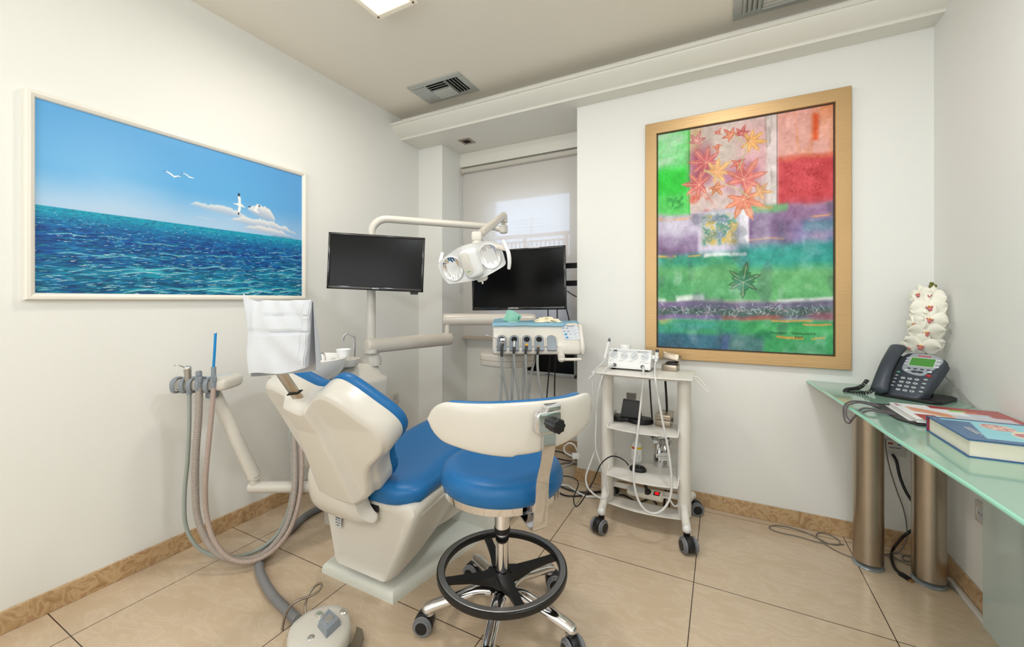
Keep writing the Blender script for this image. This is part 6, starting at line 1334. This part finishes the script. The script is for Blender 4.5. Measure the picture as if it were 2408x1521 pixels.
def draw_book(u, v, im):
    im[:] = (52, 96, 140)
    n = vnoise(u, v, 16, 16, 92, 4)
    lay(im, sst(.0, .02, u+.02-.0)*0+sst(.02, .0, np.abs(v-.99))*0, (52, 96, 140))
    m = sst(-.01, .01, (u-.30)+(v-.9)*-.18)*sst(.01, -.01, (u-.78)+(v-.9)*-.0)*sst(.94, .92, v)*sst(.10, .12, v); lay(im, m, (132, 200, 212)); lay(im, sst(.95, .93, v)*sst(.86, .88, v)*sst(.06, .08, u), (132, 200, 212))
    e1 = np.hypot((u-.44)/.12, (v-.70)/.16); lay(im, sst(1.05, .97, e1), (222, 184, 170)); lay(im, sst(1.0, .9, e1)*sst(.08, .03, np.abs(n-.5)), (170, 110, 110))
    e2 = np.hypot((u-.60)/.16, (v-.38)/.21); lay(im, sst(1.05, .98, e2), (240, 214, 176)); lay(im, sst(.75, .6, np.hypot((u-.54)/.13, (v-.40)/.16)), (176, 104, 112)); lay(im, sst(.035, .01, np.abs(v-.40-.6*(u-.6)-.03*np.sin(20*u)))*sst(.5, .54, u)*sst(.72, .68, u), (110, 90, 84))
    for c_ in (.16, .19): lay(im, sst(.006, .003, np.abs(u-c_))*sst(.2, .25, v)*sst(.62, .58, v)*sst(.4, .5, vnoise(u*0+c_, v, 3, 60, 93, 1)+.2), (226, 214, 190))
    for c_ in (.86, .90): lay(im, sst(.006, .003, np.abs(u-c_))*sst(.3, .35, v)*sst(.72, .68, v), (214, 220, 226))
bk_ = cover_thing('book', 'thick hardcover book with blue illustrated cover at the desk front edge', 'book', 3.136, 3.445, 1.66, 1.925, dz1+.002, dz1+.052, draw_book, 160, 140, (232, 226, 208), None)
CVM = mat('cover_blue', (44, 90, 138), .35); cv = B(); cv.b2((3.133, 1.657, dz1), (3.448, 1.928, dz1+.003)).b2((3.133, 1.657, dz1+.0492), (3.448, 1.928, dz1+.0522)).b2((3.133, 1.925, dz1), (3.448, 1.929, dz1+.0522)); obj('hard_cover', cv, CVM, bk_)
hbm = B()
for k in range(11): hbm.b2((3.1335, 1.9195, dz1+.0045+.0040*k), (3.1375, 1.9245, dz1+.0065+.0040*k))
obj('headband', hbm, mat('headband_red', (200, 50, 60), .6), bk_)

# ---------------- TV, mount, lower monitor in the alcove ----------------
tc_ = [V((0.769, 2.676, 1.22)), V((1.519, 2.737, 1.235)), V((1.512, 2.733, 1.691)), V((0.767, 2.675, 1.676))]
mc = sum(tc_, V())/4; mx_ = ((tc_[1]-tc_[0])+(tc_[2]-tc_[3])).normalized(); my_ = ((tc_[3]-tc_[0])+(tc_[2]-tc_[1])); my_ = (my_-mx_*my_.dot(mx_)).normalized(); mz_ = mx_.cross(my_)
if mz_.y > 0: mz_ = -mz_
MV = frame(mc, mx_, my_, mz_); tw = ((tc_[1]-tc_[0]).length+(tc_[2]-tc_[3]).length)/2; th2 = ((tc_[3]-tc_[0]).length+(tc_[2]-tc_[1]).length)/2
tv = thing('television', 'large black flat television in front of the roller blind', 'television', mc)
screen_thing(tv, MV, tw, th2, .017, 'SAMSUNG', GLOSSB, .026, tsz=.018, back=.05, txx=-.03)
o = obj('tv_cable', B().tube([(1.499, 2.805, 1.368), (1.53, 2.821, 1.343), (1.56, 2.837, 1.325)], .004), BLACK, tv)
for i_, px2 in enumerate((((1286,727,2.93),(1286,745,2.93),(1287,770,2.93)), ((1306,727,2.93),(1306,745,2.93),(1306,770,2.93)), ((1331,727,2.90),(1336,745,2.90),(1342,770,2.90)))): pass
for pts in (([(1.369, 2.75, 1.25), (1.375, 2.752, 1.132), (1.378, 2.777, 0.944), (1.36, 2.79, 0.753), (1.343, 2.781, 0.501), (1.345, 2.759, 0.257)]), ([(1.43, 2.781, 1.25), (1.43, 2.781, 1.101), (1.412, 2.794, 0.85), (1.399, 2.81, 0.627), (1.409, 2.792, 0.257)]), ([(1.501, 2.773, 1.251), (1.52, 2.783, 1.165), (1.542, 2.794, 1.043), (1.549, 2.831, 0.886)])):
    obj('cable', B().tube(pts, .005, seg=8), BLACK, tv)
mt = thing('television_bracket', 'black two armed wall bracket behind the television', 'bracket', (AX, 2.8, 1.4))
for zc_, px2 in ((622.5, 0), (665, 1)):
    pass
za = (1.53, 2.821, 1.558)[2]; zb2 = (1.53, 2.821, 1.427)[2]
for zc_ in (za, zb2): obj('arm_plate', B().b2((mc.x+.1, 2.885, zc_-.020), (AX, 2.893, zc_+.020), bevel=.001, seg=1), BLACK, mt)
obj('vertical_plate', B().b2((mc.x+.09, 2.86, zb2-.05), (mc.x+.13, 2.885, za+.05)), BLACK, mt)
lm2 = thing('monitor', 'silver framed monitor hanging low in the alcove behind the instrument hoses', 'monitor', V((1.231, 3.2, 0.747)))
m0 = (0.977, 3.2, 0.621); m1 = (1.44, 3.2, 0.658)
MW = m1[0]-m0[0]; ML2 = frame(((m0[0]+m1[0])/2, 3.19, m1[2]+.15), (1, 0, 0), (0, 0, 1), (0, -1, 0))
screen_thing(lm2, ML2, MW, .30, .016, 'SAMSUNG', mat('silver_bezel', (178, 180, 180), .35, .3), .036, tsz=.016, tcol=(50, 54, 60), back=.05, txx=.0)
obj('wall_arm', B().b2(((m0[0]+m1[0])/2-.04, 3.24, m1[2]+.12), ((m0[0]+m1[0])/2+.04, WY, m1[2]+.18)), BLACK, lm2)

# ---------------- cables, plugs, ducts on floor and walls ----------------
def cable(nm, lab, pts, r, m, cat='cable', **k): return tag(obj(nm, B().tube(pts, r, seg=8, **k), m, angle=80), lab, cat)
DC = mat('cable_dark', (60, 54, 52), .5); WC = mat('cable_white', (226, 226, 224), .4); GC = mat('cable_grey', (120, 114, 106), .5)
cable('power_cable', 'white cable looping across the floor left of the cart', [(1.491, 2.67, 0.008), (1.544, 2.69, 0.008), (1.622, 2.638, 0.008), (1.693, 2.601, 0.008), (1.746, 2.615, 0.008), (1.805, 2.659, 0.008), (1.897, 2.746, 0.008)], .0075, WC)
cable('power_cable', 'black cable loop on the floor just beyond the stool seat', [(1.51, 2.578, 0.006), (1.577, 2.553, 0.006), (1.654, 2.586, 0.006), (1.697, 2.634, 0.006), (1.741, 2.684, 0.006), (1.814, 2.735, 0.006)], .005, BLACK)
cable('power_cable', 'dark brown double cable on the floor reaching behind the cart', [(1.489, 2.667, 0.006), (1.576, 2.64, 0.006), (1.663, 2.65, 0.006), (1.738, 2.696, 0.006), (1.831, 2.786, 0.006)], .006, DC)
cable('power_cable', 'grey-brown cable straight across the alcove floor', [(1.326, 2.958, 0.006), (1.392, 3.067, 0.006), (1.464, 3.085, 0.006), (1.513, 3.064, 0.006)], .006, GC)
cable('power_cable', 'dark cable coiled by the alcove baseboard', [(1.15, 3.208, 0.006), (1.224, 3.268, 0.006), (1.325, 3.254, 0.006), (1.424, 3.181, 0.006), (1.48, 3.132, 0.006)], .005, DC)
cable('power_cable', 'thin black cable hanging down to the alcove floor', [(1.409, 2.792, 0.257), (1.215, 3.241, 0.006), (1.24, 3.147, 0.006), (1.338, 3.117, 0.006), (1.426, 3.123, 0.006)], .0045, BLACK)
cable('video_cable', 'light grey cable with gold plug lying at the stool edge', [(1.371, 2.963, 0.006), (1.415, 3.004, 0.006), (1.452, 3.098, 0.006), (1.495, 3.139, 0.006)], .007, mat('cable_lgrey', (190, 188, 184), .5))
cable('power_cable', 'white looped cable standing up at the wall corner beside the plug', [(1.628, 2.647, 0.274), (1.608, 2.636, 0.32), (1.574, 2.63, 0.328), (1.539, 2.634, 0.298), (1.541, 2.636, 0.263), (1.581, 2.611, 0.257), (1.624, 2.589, 0.256)], .0055, WC)
tag(obj('plug_adapter', B().box((1.64, 2.574, 0.272), (.05, .035, .035), bevel=.006, rz=.5), WC), 'white plug adapter lying at the wall corner on the floor', 'plug')
cable('power_cable', 'pale cable under the cart beside its left rear caster', [(1.846, 2.722, 0.007), (1.928, 2.731, 0.007), (2.019, 2.683, 0.007), (2.085, 2.767, 0.007), (2.132, 2.71, 0.007)], .005, BLACK)
cable('monitor_cable', 'brown pair of cables hanging behind the cart top shelf', [(2.10, 2.60, .875), (2.105, 2.61, .75), (2.115, 2.62, .58), (2.125, 2.63, .45), (2.17, 2.64, .33), (2.20, 2.65, .20), (2.21, 2.66, .03)], .005, DC)
cable('monitor_cable', 'black cable hanging straight down behind the cart shelves', [(2.19, 2.60, .875), (2.20, 2.61, .70), (2.205, 2.62, .50), (2.205, 2.63, .40), (2.20, 2.65, .25), (2.18, 2.66, .03)], .0065, BLACK)
# right corner: grey cable loops, network outlet, hdmi lead, duct
cable('telephone_cable', 'thin grey cable loops on the floor left of the desk leg', [(3.074, 2.723, 0.004), (2.967, 2.685, 0.004), (2.875, 2.699, 0.004), (2.787, 2.699, 0.004), (2.749, 2.712, 0.004), (2.739, 2.741, 0.004), (2.782, 2.778, 0.004), (2.852, 2.785, 0.004), (2.923, 2.76, 0.004), (2.965, 2.727, 0.004), (3.006, 2.696, 0.004), (3.052, 2.712, 0.004), (3.056, 2.765, 0.004), (3.017, 2.804, 0.004), (2.976, 2.792, 0.004), (2.96, 2.751, 0.004), (2.978, 2.695, 0.004), (3.021, 2.638, 0.004), (3.091, 2.604, 0.004), (3.177, 2.618, 0.004)], .0026, GC)
nb = thing('network_outlet', 'white network outlet box with red and blue tabs behind the desk leg', 'outlet', (3.30, YB, .53))
Mn = frame((3.300, YB, .527), (1, 0, 0), (0, 0, 1), (0, -1, 0))
obj('box', B().box((0, 0, .016), (.085, .085, .032), M=Mn, bevel=.004).box((-.05, 0, .008), (.03, .075, .016), M=Mn, bevel=.002), WHITE, nb)
obj('red_tab', B().box((-.018, .024, .033), (.020, .008, .002), M=Mn), mat('tab_red', (150, 40, 36), .4), nb); obj('blue_tab', B().box((.022, .022, .033), (.020, .008, .002), M=Mn), mat('tab_blue', (30, 120, 180), .4), nb)
obj('lettering', text_bm('TELEFONET', .009, Mn @ Matrix.Translation((0, .0, .0325)), bold=.0003), mat('letter_navy', (60, 70, 120), .5), nb)
obj('port', B().box((-.02, -.024, .0325), (.032, .016, .0015), M=Mn), LGREY, nb); obj('port', B().box((.021, -.024, .0325), (.032, .016, .0015), M=Mn), LGREY, nb)
cable('network_cable', 'thin grey lead dropping from the network outlet to the floor', [(3.26, 2.79, 0.573), (3.26, 2.78, 0.514), (3.274, 2.78, 0.427), (3.3, 2.78, 0.322), (3.327, 2.78, 0.229), (3.34, 2.78, 0.145), (3.34, 2.785, 0.07), (3.301, 2.758, 0.004), (3.252, 2.725, 0.004), (3.198, 2.674, 0.004)], .0028, GC)
cable('network_cable', 'thin grey cable coils on the floor between the two desk legs', [(3.226, 2.768, 0.004), (3.241, 2.704, 0.004), (3.283, 2.68, 0.004), (3.33, 2.654, 0.004), (3.358, 2.693, 0.004), (3.341, 2.74, 0.004), (3.297, 2.756, 0.004), (3.271, 2.735, 0.004), (3.281, 2.69, 0.004), (3.327, 2.696, 0.004), (3.372, 2.749, 0.004), (3.347, 2.759, 0.004), (3.309, 2.732, 0.004), (3.311, 2.695, 0.004), (3.371, 2.711, 0.004)], .0024, GC)
hd_ = thing('hdmi_cable', 'black cable curving down past the rear desk leg to a gold plug', 'cable', V((3.285, 2.558, 0)))
obj('cord', B().tube([(3.285, 2.78, 0.5), (3.295, 2.76, 0.471), (3.302, 2.74, 0.404), (3.319, 2.72, 0.34), (3.344, 2.7, 0.291), (3.372, 2.69, 0.26), (3.365, 2.66, 0.231), (3.333, 2.64, 0.202), (3.281, 2.62, 0.157), (3.29, 2.786, 0.008), (3.256, 2.693, 0.006), (3.24, 2.593, 0.006), (3.251, 2.548, 0.006)], .0065), BLACK, hd_, angle=80)
c0_ = V((3.25, 2.544, 0.008)); c1_ = V((3.267, 2.519, 0.008)); dd = (c1_-c0_).normalized()
obj('connector', B().box((0, 0, 0), (.045, .024, .013), M=frame((c0_+c1_)/2, dd, UP.cross(dd), UP), bevel=.003), BLACK, hd_); obj('gold_plug', B().box((.028, 0, 0), (.014, .016, .007), M=frame((c0_+c1_)/2, dd, UP.cross(dd), UP)), mat('gold_plug', (190, 150, 90), .3, .9), hd_)
tag(obj('cable_duct', B().b2((XR-BD-.022, 1.2, 0), (XR-BD-.002, 2.60, .018), bevel=.002), WHITE2), 'white plastic cable duct on the floor along the right baseboard', 'cable duct')
cable('floor_cable', 'thin grey cable beside the duct near the glass panel', [(3.439, 2.665, 0.004), (3.414, 2.554, 0.004), (3.425, 2.508, 0.004), (3.43, 2.418, 0.004), (3.439, 2.345, 0.004)], .0028, GC)
for o in bpy.data.objects:
    if '_w' in o: del o['_w']
